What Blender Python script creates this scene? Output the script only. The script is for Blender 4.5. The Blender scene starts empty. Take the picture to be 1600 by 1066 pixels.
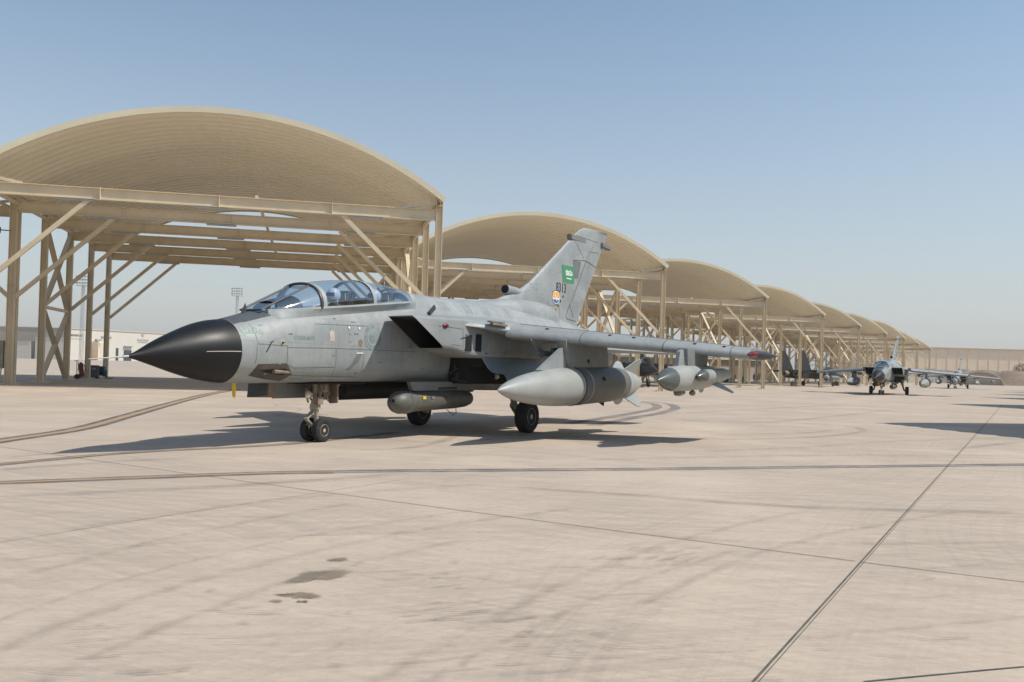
import bpy, bmesh, math, random
import numpy as np
from mathutils import Vector, Matrix
from mathutils.bvhtree import BVHTree
random.seed(7)
R = math.radians
sc = bpy.context.scene
COL = sc.collection

# ------------------------------------------------------------------ camera
CF, CH, CROLL, CYH, CCY = 1398.6, 1.5, R(1.544), 575.36, 552.95      # focal (px of a 1600 wide picture), height, roll, horizon row, principal row
PIT = math.atan2((CYH-CCY)*math.cos(CROLL), CF)
cr, sr, cp, sp = math.cos(CROLL), math.sin(CROLL), math.cos(PIT), math.sin(PIT)
right = Vector((cr, -sr*sp, sr*cp)); upv = Vector((-sr, -cr*sp, cr*cp)); fwd = Vector((0, cp, sp))
cam_d = bpy.data.cameras.new('camera'); cam = bpy.data.objects.new('camera', cam_d); COL.objects.link(cam)
M = Matrix((right, upv, -fwd)).transposed().to_4x4(); M.translation = (0, 0, CH); cam.matrix_world = M
cam_d.sensor_width = 36; cam_d.sensor_fit = 'HORIZONTAL'; cam_d.lens = CF/1600*36
cam_d.shift_y = (CCY-533)/1600; cam_d.clip_start = .1; cam_d.clip_end = 6000
sc.camera = cam

# ------------------------------------------------------------------ light
YAW = 0.535
AX = Vector((-math.sin(YAW), -math.cos(YAW), 0)); AY = Vector((-AX.y, AX.x, 0))
SUN = (AX*-.30 + AY*.75 + Vector((0, 0, 1))).normalized()            # towards the sun
world = bpy.data.worlds.new('World'); sc.world = world; world.use_nodes = True
nt = world.node_tree; bg = nt.nodes['Background']
sky = nt.nodes.new('ShaderNodeTexSky'); sky.sky_type = 'NISHITA'; sky.sun_disc = False
sky.sun_elevation = math.asin(SUN.z); sky.sun_rotation = math.atan2(SUN.x, SUN.y)
sky.altitude = 0; sky.air_density = 1.0; sky.dust_density = .5; sky.ozone_density = 1.2
SKYS = .145                                                          # dusty air: the sky pales towards the horizon
def wn(kind, op=None, **kw):
    n = nt.nodes.new(kind)
    if op: n.operation = op
    for k, v in kw.items(): n.inputs[int(k[1:])].default_value = v
    return n
tcw = wn('ShaderNodeTexCoord'); spw = wn('ShaderNodeSeparateXYZ'); nt.links.new(tcw.outputs['Generated'], spw.inputs[0])
mr = wn('ShaderNodeMapRange'); mr.inputs[1].default_value = 0; mr.inputs[2].default_value = .42; mr.inputs[3].default_value = 1; mr.inputs[4].default_value = 0
pw = wn('ShaderNodeMath', 'POWER', _1=1.55); ad = wn('ShaderNodeMath', 'MULTIPLY_ADD', _1=.88, _2=.08)
mxw = wn('ShaderNodeMix'); mxw.data_type = 'RGBA'; mxw.inputs[7].default_value = (.56/SKYS, .565/SKYS, .58/SKYS, 1)
nt.links.new(spw.outputs[2], mr.inputs[0]); nt.links.new(mr.outputs[0], pw.inputs[0]); nt.links.new(pw.outputs[0], ad.inputs[0]); nt.links.new(ad.outputs[0], mxw.inputs[0])
tnt = wn('ShaderNodeMix'); tnt.data_type = 'RGBA'; tnt.blend_type = 'MULTIPLY'; tnt.inputs[0].default_value = 1; tnt.inputs[7].default_value = (1.0, 1.035, .975, 1)
nt.links.new(sky.outputs[0], tnt.inputs[6]); nt.links.new(tnt.outputs[2], mxw.inputs[6]); nt.links.new(mxw.outputs[2], bg.inputs[0]); bg.inputs[1].default_value = SKYS
sd = bpy.data.lights.new('sun', 'SUN'); sd.energy = 4.4; sd.angle = R(.5); sd.color = (1, .94, .85)
sun = bpy.data.objects.new('sun', sd); COL.objects.link(sun); sun.location = SUN*60
sun.rotation_euler = SUN.to_track_quat('Z', 'Y').to_euler()
sc.view_settings.view_transform = 'Standard'; sc.view_settings.look = 'None'
sc.view_settings.exposure = 0; sc.view_settings.gamma = 1
sc.render.resolution_x, sc.render.resolution_y = 1024, 682
try:
    sc.cycles.max_bounces = 6; sc.cycles.transparent_max_bounces = 8
except Exception: pass

# ------------------------------------------------------------------ pixel helpers (points read off the photo, put on real planes)
def ray(u, v):
    x = u-800; y = CCY-v
    return right*x + upv*y + fwd*CF
def gnd(u, v, z=0.):
    d = ray(u, v); t = (z-CH)/d.z; return Vector((0, 0, CH)) + d*t
O3 = Vector((-3.709, 17.076, 0))
def loc(p): d = p-O3; return Vector((d.dot(AX), d.dot(AY), p.z))
def atY(u, v, y):
    d = ray(u, v); t = (y + O3.dot(AY))/d.dot(AY); return loc(Vector((0, 0, CH)) + d*t)

# ------------------------------------------------------------------ materials
def nodes(m):
    m.use_nodes = True; t = m.node_tree; return t, t.nodes, t.links, t.nodes['Principled BSDF']
def mixc(t, fac, a, b, mode='MIX'):
    n = t.nodes.new('ShaderNodeMix'); n.data_type = 'RGBA'; n.blend_type = mode
    for sock, v in ((n.inputs[0], fac), (n.inputs[6], a), (n.inputs[7], b)):
        if hasattr(v, 'links'): t.links.new(v, sock)
        elif isinstance(v, tuple): sock.default_value = (*v[:3], 1)
        else: sock.default_value = v
    return n.outputs[2]
def math_n(t, op, a, b=None, clamp=False):
    n = t.nodes.new('ShaderNodeMath'); n.operation = op; n.use_clamp = clamp
    for i, v in enumerate((a, b)):
        if v is None: continue
        if hasattr(v, 'links'): t.links.new(v, n.inputs[i])
        else: n.inputs[i].default_value = v
    return n.outputs[0]
def noise(t, vec, scale, detail=4, rough=.55):
    n = t.nodes.new('ShaderNodeTexNoise'); n.inputs['Scale'].default_value = scale
    n.inputs['Detail'].default_value = detail; n.inputs['Roughness'].default_value = rough
    t.links.new(vec, n.inputs['Vector']); return n.outputs[0]
def ramp(t, fac, lo, hi):
    n = t.nodes.new('ShaderNodeMapRange'); n.inputs[1].default_value = lo; n.inputs[2].default_value = hi
    t.links.new(fac, n.inputs[0]); return n.outputs[0]
def coords(t, scale=(1, 1, 1), rot=(0, 0, 0)):
    tc = t.nodes.new('ShaderNodeTexCoord'); mp = t.nodes.new('ShaderNodeMapping')
    mp.inputs['Scale'].default_value = scale; mp.inputs['Rotation'].default_value = rot
    t.links.new(tc.outputs['Object'], mp.inputs[0]); return mp.outputs[0]
def mat(name, col, rough=.6, metal=0., var=.12, scale=3., dirt=None, dirt_amt=0., bump=0., stretch=(1, 1, 1)):
    m = bpy.data.materials.new(name); t, n, l, b = nodes(m)
    v = coords(t, stretch)
    n1 = noise(t, v, scale); n2 = noise(t, v, scale*7, 3)
    dark = tuple(c*(1-var) for c in col); lite = tuple(min(1, c*(1+var)) for c in col)
    c = mixc(t, ramp(t, n1, .3, .7), dark, lite)
    c = mixc(t, math_n(t, 'MULTIPLY', ramp(t, n2, .45, .75), var), c, dark)
    if dirt:
        n3 = noise(t, v, scale*.8, 6, .7)
        c = mixc(t, math_n(t, 'MULTIPLY', ramp(t, n3, .5, .72), dirt_amt), c, dirt)
    l.new(c, b.inputs['Base Color'])
    l.new(math_n(t, 'ADD', math_n(t, 'MULTIPLY', n1, .25), rough-.12), b.inputs['Roughness'])
    b.inputs['Metallic'].default_value = metal
    if bump:
        bn = n.new('ShaderNodeBump'); bn.inputs['Strength'].default_value = bump; bn.inputs['Distance'].default_value = .02
        l.new(n2, bn.inputs['Height']); l.new(bn.outputs[0], b.inputs['Normal'])
    return m

def jet_paint(name, col, patch):
    """worn air force grey: soft mottling, repaired patches, grime streaks that run down the sides"""
    m = bpy.data.materials.new(name); t, n, l, b = nodes(m)
    v = coords(t); n1 = noise(t, v, .9, 5, .6); n2 = noise(t, v, 6, 5, .65)
    vs = coords(t, (5, 5, .7)); n3 = noise(t, vs, 2.2, 5, .7)
    c = mixc(t, ramp(t, n1, .35, .65), tuple(x*.84 for x in col), tuple(x*1.12 for x in col))
    br = n.new('ShaderNodeTexVoronoi'); br.feature = 'F1'; br.distance = 'CHEBYCHEV'; br.inputs['Scale'].default_value = 1.5
    l.new(coords(t, (1, .6, 1.7)), br.inputs['Vector'])
    sep = n.new('ShaderNodeSeparateColor'); l.new(br.outputs['Color'], sep.inputs[0])
    c = mixc(t, math_n(t, 'MULTIPLY', ramp(t, sep.outputs[0], .30, 1.), .5), c, patch)
    bk = n.new('ShaderNodeTexBrick'); bk.inputs['Scale'].default_value = 1; bk.inputs['Mortar Size'].default_value = .005; bk.inputs['Brick Width'].default_value = 1.23; bk.inputs['Row Height'].default_value = .46; bk.offset = .37
    bk.inputs['Color1'].default_value = (0,0,0,1); bk.inputs['Color2'].default_value = (0,0,0,1); bk.inputs['Mortar'].default_value = (1,1,1,1)
    l.new(coords(t, (1,1,1), (R(90),0,0)), bk.inputs['Vector']); c = mixc(t, math_n(t, 'MULTIPLY', bk.outputs['Color'], .30), c, tuple(x*.35 for x in col))
    c = mixc(t, math_n(t, 'MULTIPLY', ramp(t, n3, .48, .76), .48), c, (col[0]*.62, col[1]*.57, col[2]*.52))
    c = mixc(t, math_n(t, 'MULTIPLY', ramp(t, n2, .52, .76), .42), c, tuple(x*.68 for x in col))
    l.new(c, b.inputs['Base Color']); l.new(math_n(t, 'ADD', math_n(t, 'MULTIPLY', n2, .25), .36), b.inputs['Roughness'])
    bn = n.new('ShaderNodeBump'); bn.inputs['Strength'].default_value = .12; bn.inputs['Distance'].default_value = .01
    l.new(n1, bn.inputs['Height']); l.new(bn.outputs[0], b.inputs['Normal'])
    return m

GREY = jet_paint('grey_paint', (.290, .312, .314), (.205, .236, .248))
GREY2 = jet_paint('dull_grey_paint', (.19, .205, .20), (.15, .17, .17))
LINE = mat('panel_gap', (.10, .11, .11), .7)
BLACK = mat('radome_black', (.0045, .0045, .005), .47, var=.3, scale=2, dirt=(.012,.012,.012), dirt_amt=.4); BLACK.node_tree.nodes['Principled BSDF'].inputs['Specular IOR Level'].default_value = .38
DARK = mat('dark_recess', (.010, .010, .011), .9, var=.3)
STEEL = mat('bare_steel', (.33, .32, .31), .45, .7, scale=9)
GEARM = mat('gear_paint', (.36, .33, .25), .5, var=.25, scale=9, dirt=(.06, .05, .04), dirt_amt=.7)
RUST = mat('dusty_brown_metal', (.22, .17, .13), .7, var=.3, scale=6, dirt=(.07, .06, .05), dirt_amt=.6)
TYRE = mat('tyre_rubber', (.018, .018, .018), .85, var=.4, scale=12, dirt=(.09, .08, .07), dirt_amt=.35)
RIM = mat('wheel_rim', (.42, .39, .31), .5, .2, scale=14, dirt=(.05, .045, .04), dirt_amt=.7)
RED = mat('red_glass', (.14, .006, .012), .25)
LAMP = mat('lamp_glass', (.75, .73, .65), .12, .5)
YELLOW = mat('yellow_tag', (.75, .52, .03), .6)
GREEN = mat('flag_green', (.05, .24, .12), .55, var=.08)
WHITE = mat('marking_white', (.75, .76, .72), .6, var=.04)
INK = mat('marking_black', (.04, .045, .05), .6)
ORANGE = mat('emblem_orange', (.8, .34, .04), .6)
BLUE = mat('emblem_blue', (.04, .13, .38), .6)
FADED = mat('faded_blue_marking', (.20, .255, .275), .6, var=.3, scale=8)
FADEG = mat('faded_green_marking', (.24, .33, .29), .6, var=.25, scale=14)
TANKM = mat('tank_grey', (.31, .325, .31), .45, var=.07, scale=2, dirt=(.22, .22, .2), dirt_amt=.25)
TANKD = mat('tank_dark_grey', (.115, .12, .112), .5, var=.12, scale=3, dirt=(.2, .19, .17), dirt_amt=.3)
TANKW = mat('tank_pale_fin', (.29, .32, .31), .5, var=.05)
PODG = mat('pod_dull_green_grey', (.10, .10, .088), .5, var=.2, scale=6, dirt=(.3, .27, .15), dirt_amt=.25)
PODN = mat('pod_nose_dark_green', (.09, .105, .10), .25, var=.12)
SEATM = mat('seat_cloth', (.05, .055, .06), .8, scale=10)
SUIT = mat('flight_suit', (.09, .10, .07), .85, scale=10)
HELM = mat('helmet_white', (.62, .62, .60), .35)
SKIN = mat('skin', (.30, .17, .11), .6, var=.06)
HIVIS = mat('orange_vest', (1.0, .30, .08), .8, var=.08)
CLOTH = mat('navy_cloth', (.03, .035, .06), .9)
TAN = mat('tan_painted_steel', (.67, .565, .395), .45, var=.07, scale=1.2, dirt=(.48, .39, .26), dirt_amt=.3)
ROOF = mat('tan_roof_sheet', (.80, .75, .605), .5, 0, var=.02, scale=.3, dirt=(.70, .65, .51), dirt_amt=.25)
RIMT = mat('roof_rim_sheet', (.68, .61, .45), .5, var=.05, scale=.5)
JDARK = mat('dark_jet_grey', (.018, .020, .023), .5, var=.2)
WHITEWALL = mat('white_wall', (.60, .575, .51), .8, var=.04, scale=.2)
GREYWALL = mat('grey_brown_wall', (.40, .355, .30), .8, var=.06, scale=.2)
TANWALL = mat('tan_wall', (.90, .72, .52), .8, var=.05, scale=.3)
BROWN = mat('brown_wall', (.21, .165, .115), .85, var=.08, scale=.3)
EARTH = mat('earth_bank', (.25, .18, .12), .95, var=.25, scale=.6, bump=.5)
CREAM = mat('cream_concrete', (.6, .52, .38), .8)
GALV = mat('galvanised_steel', (.42, .43, .42), .5, .4, scale=5)
GEN = mat('olive_equipment_paint', (.085, .095, .085), .6, var=.2, scale=5)
HOSE = mat('blue_hose', (.02, .09, .18), .6, var=.3, scale=12)
DRED = mat('dark_red_paint', (.15, .03, .03), .6)
TEAL = mat('teal_plastic', (.03, .25, .27), .5)
LEAF = mat('dusty_leaf', (.10, .095, .045), .9, var=.35, scale=2)
BARK = mat('bark', (.12, .09, .06), .9)

def canopy_glass():
    m = bpy.data.materials.new('canopy_glass'); t, n, l, b = nodes(m); n.remove(b)
    out = n['Material Output']; tr = n.new('ShaderNodeBsdfTransparent'); tr.inputs[0].default_value = (.74, .84, .93, 1)
    gl = n.new('ShaderNodeBsdfGlossy'); gl.inputs['Roughness'].default_value = .06; gl.inputs[0].default_value = (.95, .98, 1, 1)
    fr = n.new('ShaderNodeFresnel'); fr.inputs[0].default_value = 1.5; ge = n.new('ShaderNodeNewGeometry')
    mx = n.new('ShaderNodeMixShader'); front = math_n(t, 'ADD', math_n(t, 'MULTIPLY', fr.outputs[0], 1.3), .10, True)
    out_ = math_n(t, 'MULTIPLY', front, math_n(t, 'SUBTRACT', 1.0, ge.outputs['Backfacing'])); l.new(math_n(t, 'ADD', out_, math_n(t, 'MULTIPLY', ge.outputs['Backfacing'], .07)), mx.inputs[0])   # the inner face of thin glass has no total reflection
    l.new(tr.outputs[0], mx.inputs[1]); l.new(gl.outputs[0], mx.inputs[2]); l.new(mx.outputs[0], out.inputs[0])
    return m
GLASS = canopy_glass()

# ------------------------------------------------------------------ mesh helpers
class MB:
    def __init__(s): s.v, s.f = [], []
    def add(s, vs, fs):
        o = len(s.v); s.v += [tuple(p) for p in vs]; s.f += [tuple(i+o for i in f) for f in fs]; return s
    def box(s, a, b):
        x0, y0, z0 = a; x1, y1, z1 = b
        return s.add([(x0,y0,z0),(x1,y0,z0),(x1,y1,z0),(x0,y1,z0),(x0,y0,z1),(x1,y0,z1),(x1,y1,z1),(x0,y1,z1)],
              [(0,3,2,1),(4,5,6,7),(0,1,5,4),(1,2,6,5),(2,3,7,6),(3,0,4,7)])
    def loft(s, rings, cap0=True, cap1=True, closed=True):
        n = len(rings[0]); vs = [p for r in rings for p in r]; fs = []
        for i in range(len(rings)-1):
            for j in range(n if closed else n-1):
                k = (j+1) % n; fs.append((i*n+j, i*n+k, (i+1)*n+k, (i+1)*n+j))
        if cap0 and closed: fs.append(tuple(range(n-1, -1, -1)))
        if cap1 and closed: fs.append(tuple((len(rings)-1)*n+j for j in range(n)))
        return s.add(vs, fs)
    def tube(s, pts, r, n=10, caps=True):
        pts = [Vector(p) for p in pts]; rr = r if isinstance(r, (list, tuple)) else [r]*len(pts); rings = []
        for i, p in enumerate(pts):
            d = (pts[min(i+1, len(pts)-1)]-pts[max(i-1, 0)]).normalized()
            a = d.orthogonal().normalized() if i == 0 else (a - d*a.dot(d)).normalized()
            b = d.cross(a)
            rings.append([p + (a*math.cos(2*math.pi*j/n)+b*math.sin(2*math.pi*j/n))*rr[i] for j in range(n)])
        return s.loft(rings, caps, caps)
    def bar(s, p, q, w, h, up=(0, 0, 1)):
        """rectangular bar from p to q, w across, h along up"""
        p, q = Vector(p), Vector(q); d = (q-p).normalized(); u = Vector(up); u = (u-d*u.dot(d)).normalized(); c = d.cross(u)
        ring = lambda o: [o+c*w/2+u*h/2, o-c*w/2+u*h/2, o-c*w/2-u*h/2, o+c*w/2-u*h/2]
        return s.loft([ring(p), ring(q)])
    def ibeam(s, p, q, w, h, up=(0, 0, 1), t=.03):
        """I section: h along up, flanges w wide"""
        p, q = Vector(p), Vector(q); d = (q-p).normalized(); u = Vector(up); u = (u-d*u.dot(d)).normalized(); c = d.cross(u)
        prof = [(-w/2,-h/2),(w/2,-h/2),(w/2,-h/2+t),(t/2,-h/2+t),(t/2,h/2-t),(w/2,h/2-t),(w/2,h/2),(-w/2,h/2),(-w/2,h/2-t),(-t/2,h/2-t),(-t/2,-h/2+t),(-w/2,-h/2+t)]
        return s.loft([[o+c*a+u*b for a, b in prof] for o in (p, q)])
    def lathe(s, prof, axis0, axis1, n=28):
        """prof: (t along axis in metres from axis0, radius)"""
        a0, a1 = Vector(axis0), Vector(axis1); d = (a1-a0).normalized(); a = d.orthogonal().normalized(); b = d.cross(a)
        return s.loft([[a0+d*t+(a*math.cos(2*math.pi*j/n)+b*math.sin(2*math.pi*j/n))*r for j in range(n)] for t, r in prof])
    def prism(s, poly, off):
        """closed polygon of 3D points extruded by off"""
        o = Vector(off); return s.loft([[Vector(p) for p in poly], [Vector(p)+o for p in poly]])
    def build(s, name, m, parent=None, smooth=35, bevel=0):
        me = bpy.data.meshes.new(name); me.from_pydata([tuple(v) for v in s.v], [], s.f); me.update()
        bm = bmesh.new(); bm.from_mesh(me); bmesh.ops.recalc_face_normals(bm, faces=bm.faces)
        if bevel: bmesh.ops.bevel(bm, geom=bm.edges[:], offset=bevel, segments=2, affect='EDGES', clamp_overlap=True)
        bm.to_mesh(me); bm.free()
        me.materials.append(m)
        if smooth:
            me.polygons.foreach_set('use_smooth', [True]*len(me.polygons)); me.set_sharp_from_angle(angle=R(smooth))
        o = bpy.data.objects.new(name, me); COL.objects.link(o)
        if parent: o.parent = parent
        return o
def thing(name, label, cat, location=(0, 0, 0), rz=0, group=None):
    o = bpy.data.objects.new(name, None); COL.objects.link(o); o.location = location; o.rotation_euler.z = rz
    return tag(o, label, cat, group)
def tag(o, label, cat, group=None):
    o['label'] = label; o['category'] = cat
    if group: o['group'] = group
    return o
def struct(o): o['kind'] = 'structure'; return o
KIDS = {}
def copy_tree(o, parent=None, location=None, rz=None, label=None, matrix=None):
    c = o.copy(); COL.objects.link(c); c.parent = parent
    if location is not None: c.location = location
    if rz is not None: c.rotation_euler.z = rz
    if label: c['label'] = label
    for ch in list(o.children): copy_tree(ch, c)
    return c
def interp(tab, x):
    """smooth (monotone-ish) interpolation of table rows keyed by column 0"""
    tab = sorted(tab); xs = [r[0] for r in tab]
    if x <= xs[0]: return tab[0][1:]
    if x >= xs[-1]: return tab[-1][1:]
    i = max(k for k in range(len(xs)-1) if xs[k] <= x); h = xs[i+1]-xs[i]; t = (x-xs[i])/h; out = []
    for c in range(1, len(tab[0])):
        p = [r[c] for r in tab]; d = lambda k: (p[k+1]-p[k])/(xs[k+1]-xs[k])
        def slope(k):
            if k == 0: return d(0)
            if k == len(xs)-1: return d(k-1)
            a, b = d(k-1), d(k); return 0 if a*b <= 0 else 2*a*b/(a+b)
        m0, m1 = slope(i), slope(i+1)
        out.append((2*t**3-3*t*t+1)*p[i]+(t**3-2*t*t+t)*h*m0+(-2*t**3+3*t*t)*p[i+1]+(t**3-t*t)*h*m1)
    return out
def bvh_of(*objs):
    vs, fs = [], []
    for o in objs:
        k = len(vs); vs += [v.co.copy() for v in o.data.vertices]; fs += [tuple(i+k for i in p.vertices) for p in o.data.polygons]
    return BVHTree.FromPolygons(vs, fs)
def text_mesh(body, size, fontsel=None):
    cu = bpy.data.curves.new('t', 'FONT'); cu.body = body; cu.size = size; cu.align_x = 'CENTER'; cu.align_y = 'CENTER'; cu.resolution_u = 3; cu.offset = .018*size
    o = bpy.data.objects.new('t', cu); COL.objects.link(o); bpy.context.view_layer.update()
    me = bpy.data.meshes.new_from_object(o.evaluated_get(bpy.context.evaluated_depsgraph_get()))
    vs = [v.co.copy() for v in me.vertices]; fs = [tuple(p.vertices) for p in me.polygons]
    bpy.data.objects.remove(o); bpy.data.meshes.remove(me); return vs, fs

# =================================================================== THE SETTING
def ground_mat():
    m = bpy.data.materials.new('apron_concrete'); t, n, l, b = nodes(m)
    rot = math.atan2(.51, .86)
    v = coords(t, (1,1,1)); base = (.56, .462, .362)
    big = noise(t, v, .06, 5, .6); mid = noise(t, v, .55, 6, .65); fine = noise(t, v, 14, 4, .7); grit = noise(t, v, 90, 2, .6)
    # slabs: one tone each
    tc = n.new('ShaderNodeTexCoord'); vr = n.new('ShaderNodeVectorMath'); vr.operation = 'DOT_PRODUCT'; vr.inputs[1].default_value = (.861, -.509, 0)
    vt = n.new('ShaderNodeVectorMath'); vt.operation = 'DOT_PRODUCT'; vt.inputs[1].default_value = (.509, .861, 0)
    l.new(tc.outputs['Object'], vr.inputs[0]); l.new(tc.outputs['Object'], vt.inputs[0])
    cs = n.new('ShaderNodeCombineXYZ')
    l.new(math_n(t, 'FLOOR', math_n(t, 'DIVIDE', math_n(t, 'ADD', vr.outputs['Value'], 1.14), 5.95)), cs.inputs[0])
    l.new(math_n(t, 'FLOOR', math_n(t, 'DIVIDE', math_n(t, 'ADD', vt.outputs['Value'], -7.76), 6.27)), cs.inputs[1])
    wn = n.new('ShaderNodeTexWhiteNoise'); l.new(cs.outputs[0], wn.inputs[0])
    c = mixc(t, ramp(t, big, .35, .65), tuple(x*.93 for x in base), tuple(x*1.05 for x in base))
    c = mixc(t, math_n(t, 'MULTIPLY', wn.outputs['Value'], .16), c, tuple(x*.80 for x in base))
    c = mixc(t, math_n(t, 'MULTIPLY', ramp(t, mid, .48, .72), .28), c, (.345,.297,.253))
    # long brushed streaks, gently curved (sweeper, tyre and drag traffic)
    wv = n.new('ShaderNodeTexNoise'); wv.inputs['Scale'].default_value = .11; wv.inputs['Detail'].default_value = 1; l.new(v, wv.inputs['Vector'])
    wsub = n.new('ShaderNodeVectorMath'); wsub.operation = 'MULTIPLY_ADD'; wsub.inputs[1].default_value = (3.5, 3.5, 0); l.new(wv.outputs['Color'], wsub.inputs[0]); l.new(v, wsub.inputs[2])
    for ang, sc_, amt, col, lo in ((-32, (.25, 9, 1), .34, (.29,.243,.202), .50), (20, (.2, 9, 1), .30, (.295,.247,.205), .52), (6, (.14, 10, 1), .36, (.28,.235,.198), .52), (60, (.2, 12, 1), .30, (.30,.25,.21), .52), (-12, (.08, 4.6, 1), .30, (.32,.27,.225), .48), (-24, (.30, 16, 1), .26, (.28,.235,.198), .50), (12, (.25, 18, 1), .26, (.28,.235,.198), .50)):
        mp = n.new('ShaderNodeMapping'); mp.vector_type = 'TEXTURE'; mp.inputs['Rotation'].default_value = (0, 0, R(ang)); mp.inputs['Scale'].default_value = tuple(1/x for x in sc_); l.new(wsub.outputs[0], mp.inputs[0])
        s = noise(t, mp.outputs[0], 1.0, 7, .68)
        c = mixc(t, math_n(t, 'MULTIPLY', math_n(t, 'MULTIPLY', ramp(t, s, lo-.05, lo+.13), ramp(t, noise(t, v, .3, 3, .6), .30, .58)), amt), c, col)
    blot = noise(t, v, 1.7, 8, .72)
    c = mixc(t, math_n(t, 'MULTIPLY', ramp(t, blot, .52, .66), .24), c, (.285,.25,.225))
    pale = noise(t, v, 2.6, 7, .7)
    c = mixc(t, math_n(t, 'MULTIPLY', ramp(t, pale, .60, .75), .35), c, (.50,.43,.35))
    spots = noise(t, v, 3.2, 3, .5)
    c = mixc(t, math_n(t, 'MULTIPLY', ramp(t, spots, .68, .76), .22), c, (.23,.195,.165))
    c = mixc(t, math_n(t, 'MULTIPLY', ramp(t, fine, .48, .72), .42), c, (.33,.275,.225))
    c = mixc(t, math_n(t, 'MULTIPLY', ramp(t, grit, .45, .75), .42), c, (.50,.43,.36))
    l.new(c, b.inputs['Base Color']); b.inputs['Roughness'].default_value = .88; b.inputs['Specular IOR Level'].default_value = .25
    bn = n.new('ShaderNodeBump'); bn.inputs['Strength'].default_value = .25; bn.inputs['Distance'].default_value = .006
    l.new(math_n(t, 'ADD', fine, grit), bn.inputs['Height']); l.new(bn.outputs[0], b.inputs['Normal'])
    return m
struct(MB().add([(-3000,-300,0),(3000,-300,0),(3000,4500,0),(-3000,4500,0)], [(0,1,2,3)]).build('apron', ground_mat(), None, 0))

def mark_mat(name, col, amt, scale=1.5, lo=.35, hi=.65, soft=None):
    m = bpy.data.materials.new(name); t, n, l, b = nodes(m); out = n['Material Output']
    b.inputs['Base Color'].default_value = (*col, 1); b.inputs['Roughness'].default_value = .9; b.inputs['Specular IOR Level'].default_value = .2
    tr = n.new('ShaderNodeBsdfTransparent'); mx = n.new('ShaderNodeMixShader'); v = coords(t)
    f = math_n(t, 'MULTIPLY', math_n(t, 'ADD', math_n(t, 'MULTIPLY', ramp(t, noise(t, v, scale, 5, .65), lo, hi), .7), math_n(t, 'MULTIPLY', noise(t, v, scale*14, 3), .5)), amt, True)
    if soft:
        at = n.new('ShaderNodeAttribute'); at.attribute_name = 'soft'; f = math_n(t, 'MULTIPLY', f, ramp(t, at.outputs['Fac'], 0, soft))
    l.new(f, mx.inputs[0]); l.new(tr.outputs[0], mx.inputs[1]); l.new(b.outputs[0], mx.inputs[2]); l.new(mx.outputs[0], out.inputs[0]); return m
def curve_pts(pts, k=8):
    P = [Vector((p[0], p[1])) for p in pts]; out = []
    for i in range(len(P)-1):
        a, b, c, d = P[max(i-1,0)], P[i], P[i+1], P[min(i+2,len(P)-1)]
        for j in range(k):
            t = j/k; out.append(.5*((2*b)+(c-a)*t+(2*a-5*b+4*c-d)*t*t+(3*b-a-3*c+d)*t**3))
    return out+[P[-1]]
def strip(mb, pts, w, z, off=0.):
    L, Rr = [], []
    for i, p in enumerate(pts):
        d = (pts[min(i+1,len(pts)-1)]-pts[max(i-1,0)]).normalized(); nrm = Vector((-d.y, d.x))
        L.append((*(p+nrm*(off+w/2)), z)); Rr.append((*(p+nrm*(off-w/2)), z))
    return mb.loft([L, Rr], closed=False)
ZC = [.0090]
def sstrip(mb, S_, pts, w, z):
    """strip whose edges and ends fade"""
    n = len(pts); Ls = [[], [], []]; ZC[0] = ZC[0]+.00009 if ZC[0] < .0132 else .0090; z = ZC[0]       # every mark lies on a level of its own
    for i, p in enumerate(pts):
        d = (pts[min(i+1,n-1)]-pts[max(i-1,0)]).normalized(); nrm = Vector((-d.y, d.x))
        for k, o in enumerate((.5, 0, -.5)): Ls[k].append((*(p+nrm*w*o), z))
    for k in range(3): S_ += [min(1, i/2, (n-1-i)/2) if k == 1 else 0 for i in range(n)]
    mb.loft(Ls, closed=False)
def soften(o, S_):
    a = o.data.attributes.new('soft', 'FLOAT', 'POINT'); a.data.foreach_set('value', S_); return o
def gp(pix): return [gnd(u, v) for u, v in pix]
# slab joints
na, aa = Vector((.861,-.509)), Vector((.509,.861))
JD, JF = mat('joint_sealant_dark', (.10,.10,.085), .8, var=.4, scale=5), mark_mat('faint_joint', (.13,.11,.09), .75, 3)
j1, j2 = MB(), MB()
ln = lambda s0, t0, s1, t1, k=40: [na*(s0+(s1-s0)*i/k)+aa*(t0+(t1-t0)*i/k) for i in range(k+1)]
A0_ = Vector((1.23,4.39)); Ad = Vector((24.67,43.18)).normalized(); al = [A0_+Ad*q for q in range(-3, 62)]
strip(j1, al, .015, .004, .010); strip(j1, al, .006, .004, -.013)
strip(j1, curve_pts(gp([(-300,657),(0,698.5),(310,742.5),(800,808.5),(1336,877.3)])), .012, .004); strip(j1, curve_pts(gp([(1346,879),(1600,910),(1800,935)])), .012, .004)
strip(j2, curve_pts(gp([(0,848),(250,808),(500,770),(640,748)])), .014, .0045); strip(j2, curve_pts(gp([(560,682),(800,705),(1230,740),(1600,770),(1800,786)])), .014, .0045)
strip(j1, curve_pts(gp([(1350,1066),(1475,1054),(1600,1042.5),(1800,1024)])), .014, .004)

for k in range(-12, 14):
    if k and k != -1: strip(j2, ln(-1.2+5.95*k,16,-1.2+5.95*k,90), .022, .004)
    if k > 1: strip(j2, ln(-60,7.76+6.27*k,60,7.76+6.27*k), .02, .0045)
struct(j1.build('slab_joint', JD, None, 0)); struct(j2.build('slab_joint', JF, None, 0))
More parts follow.
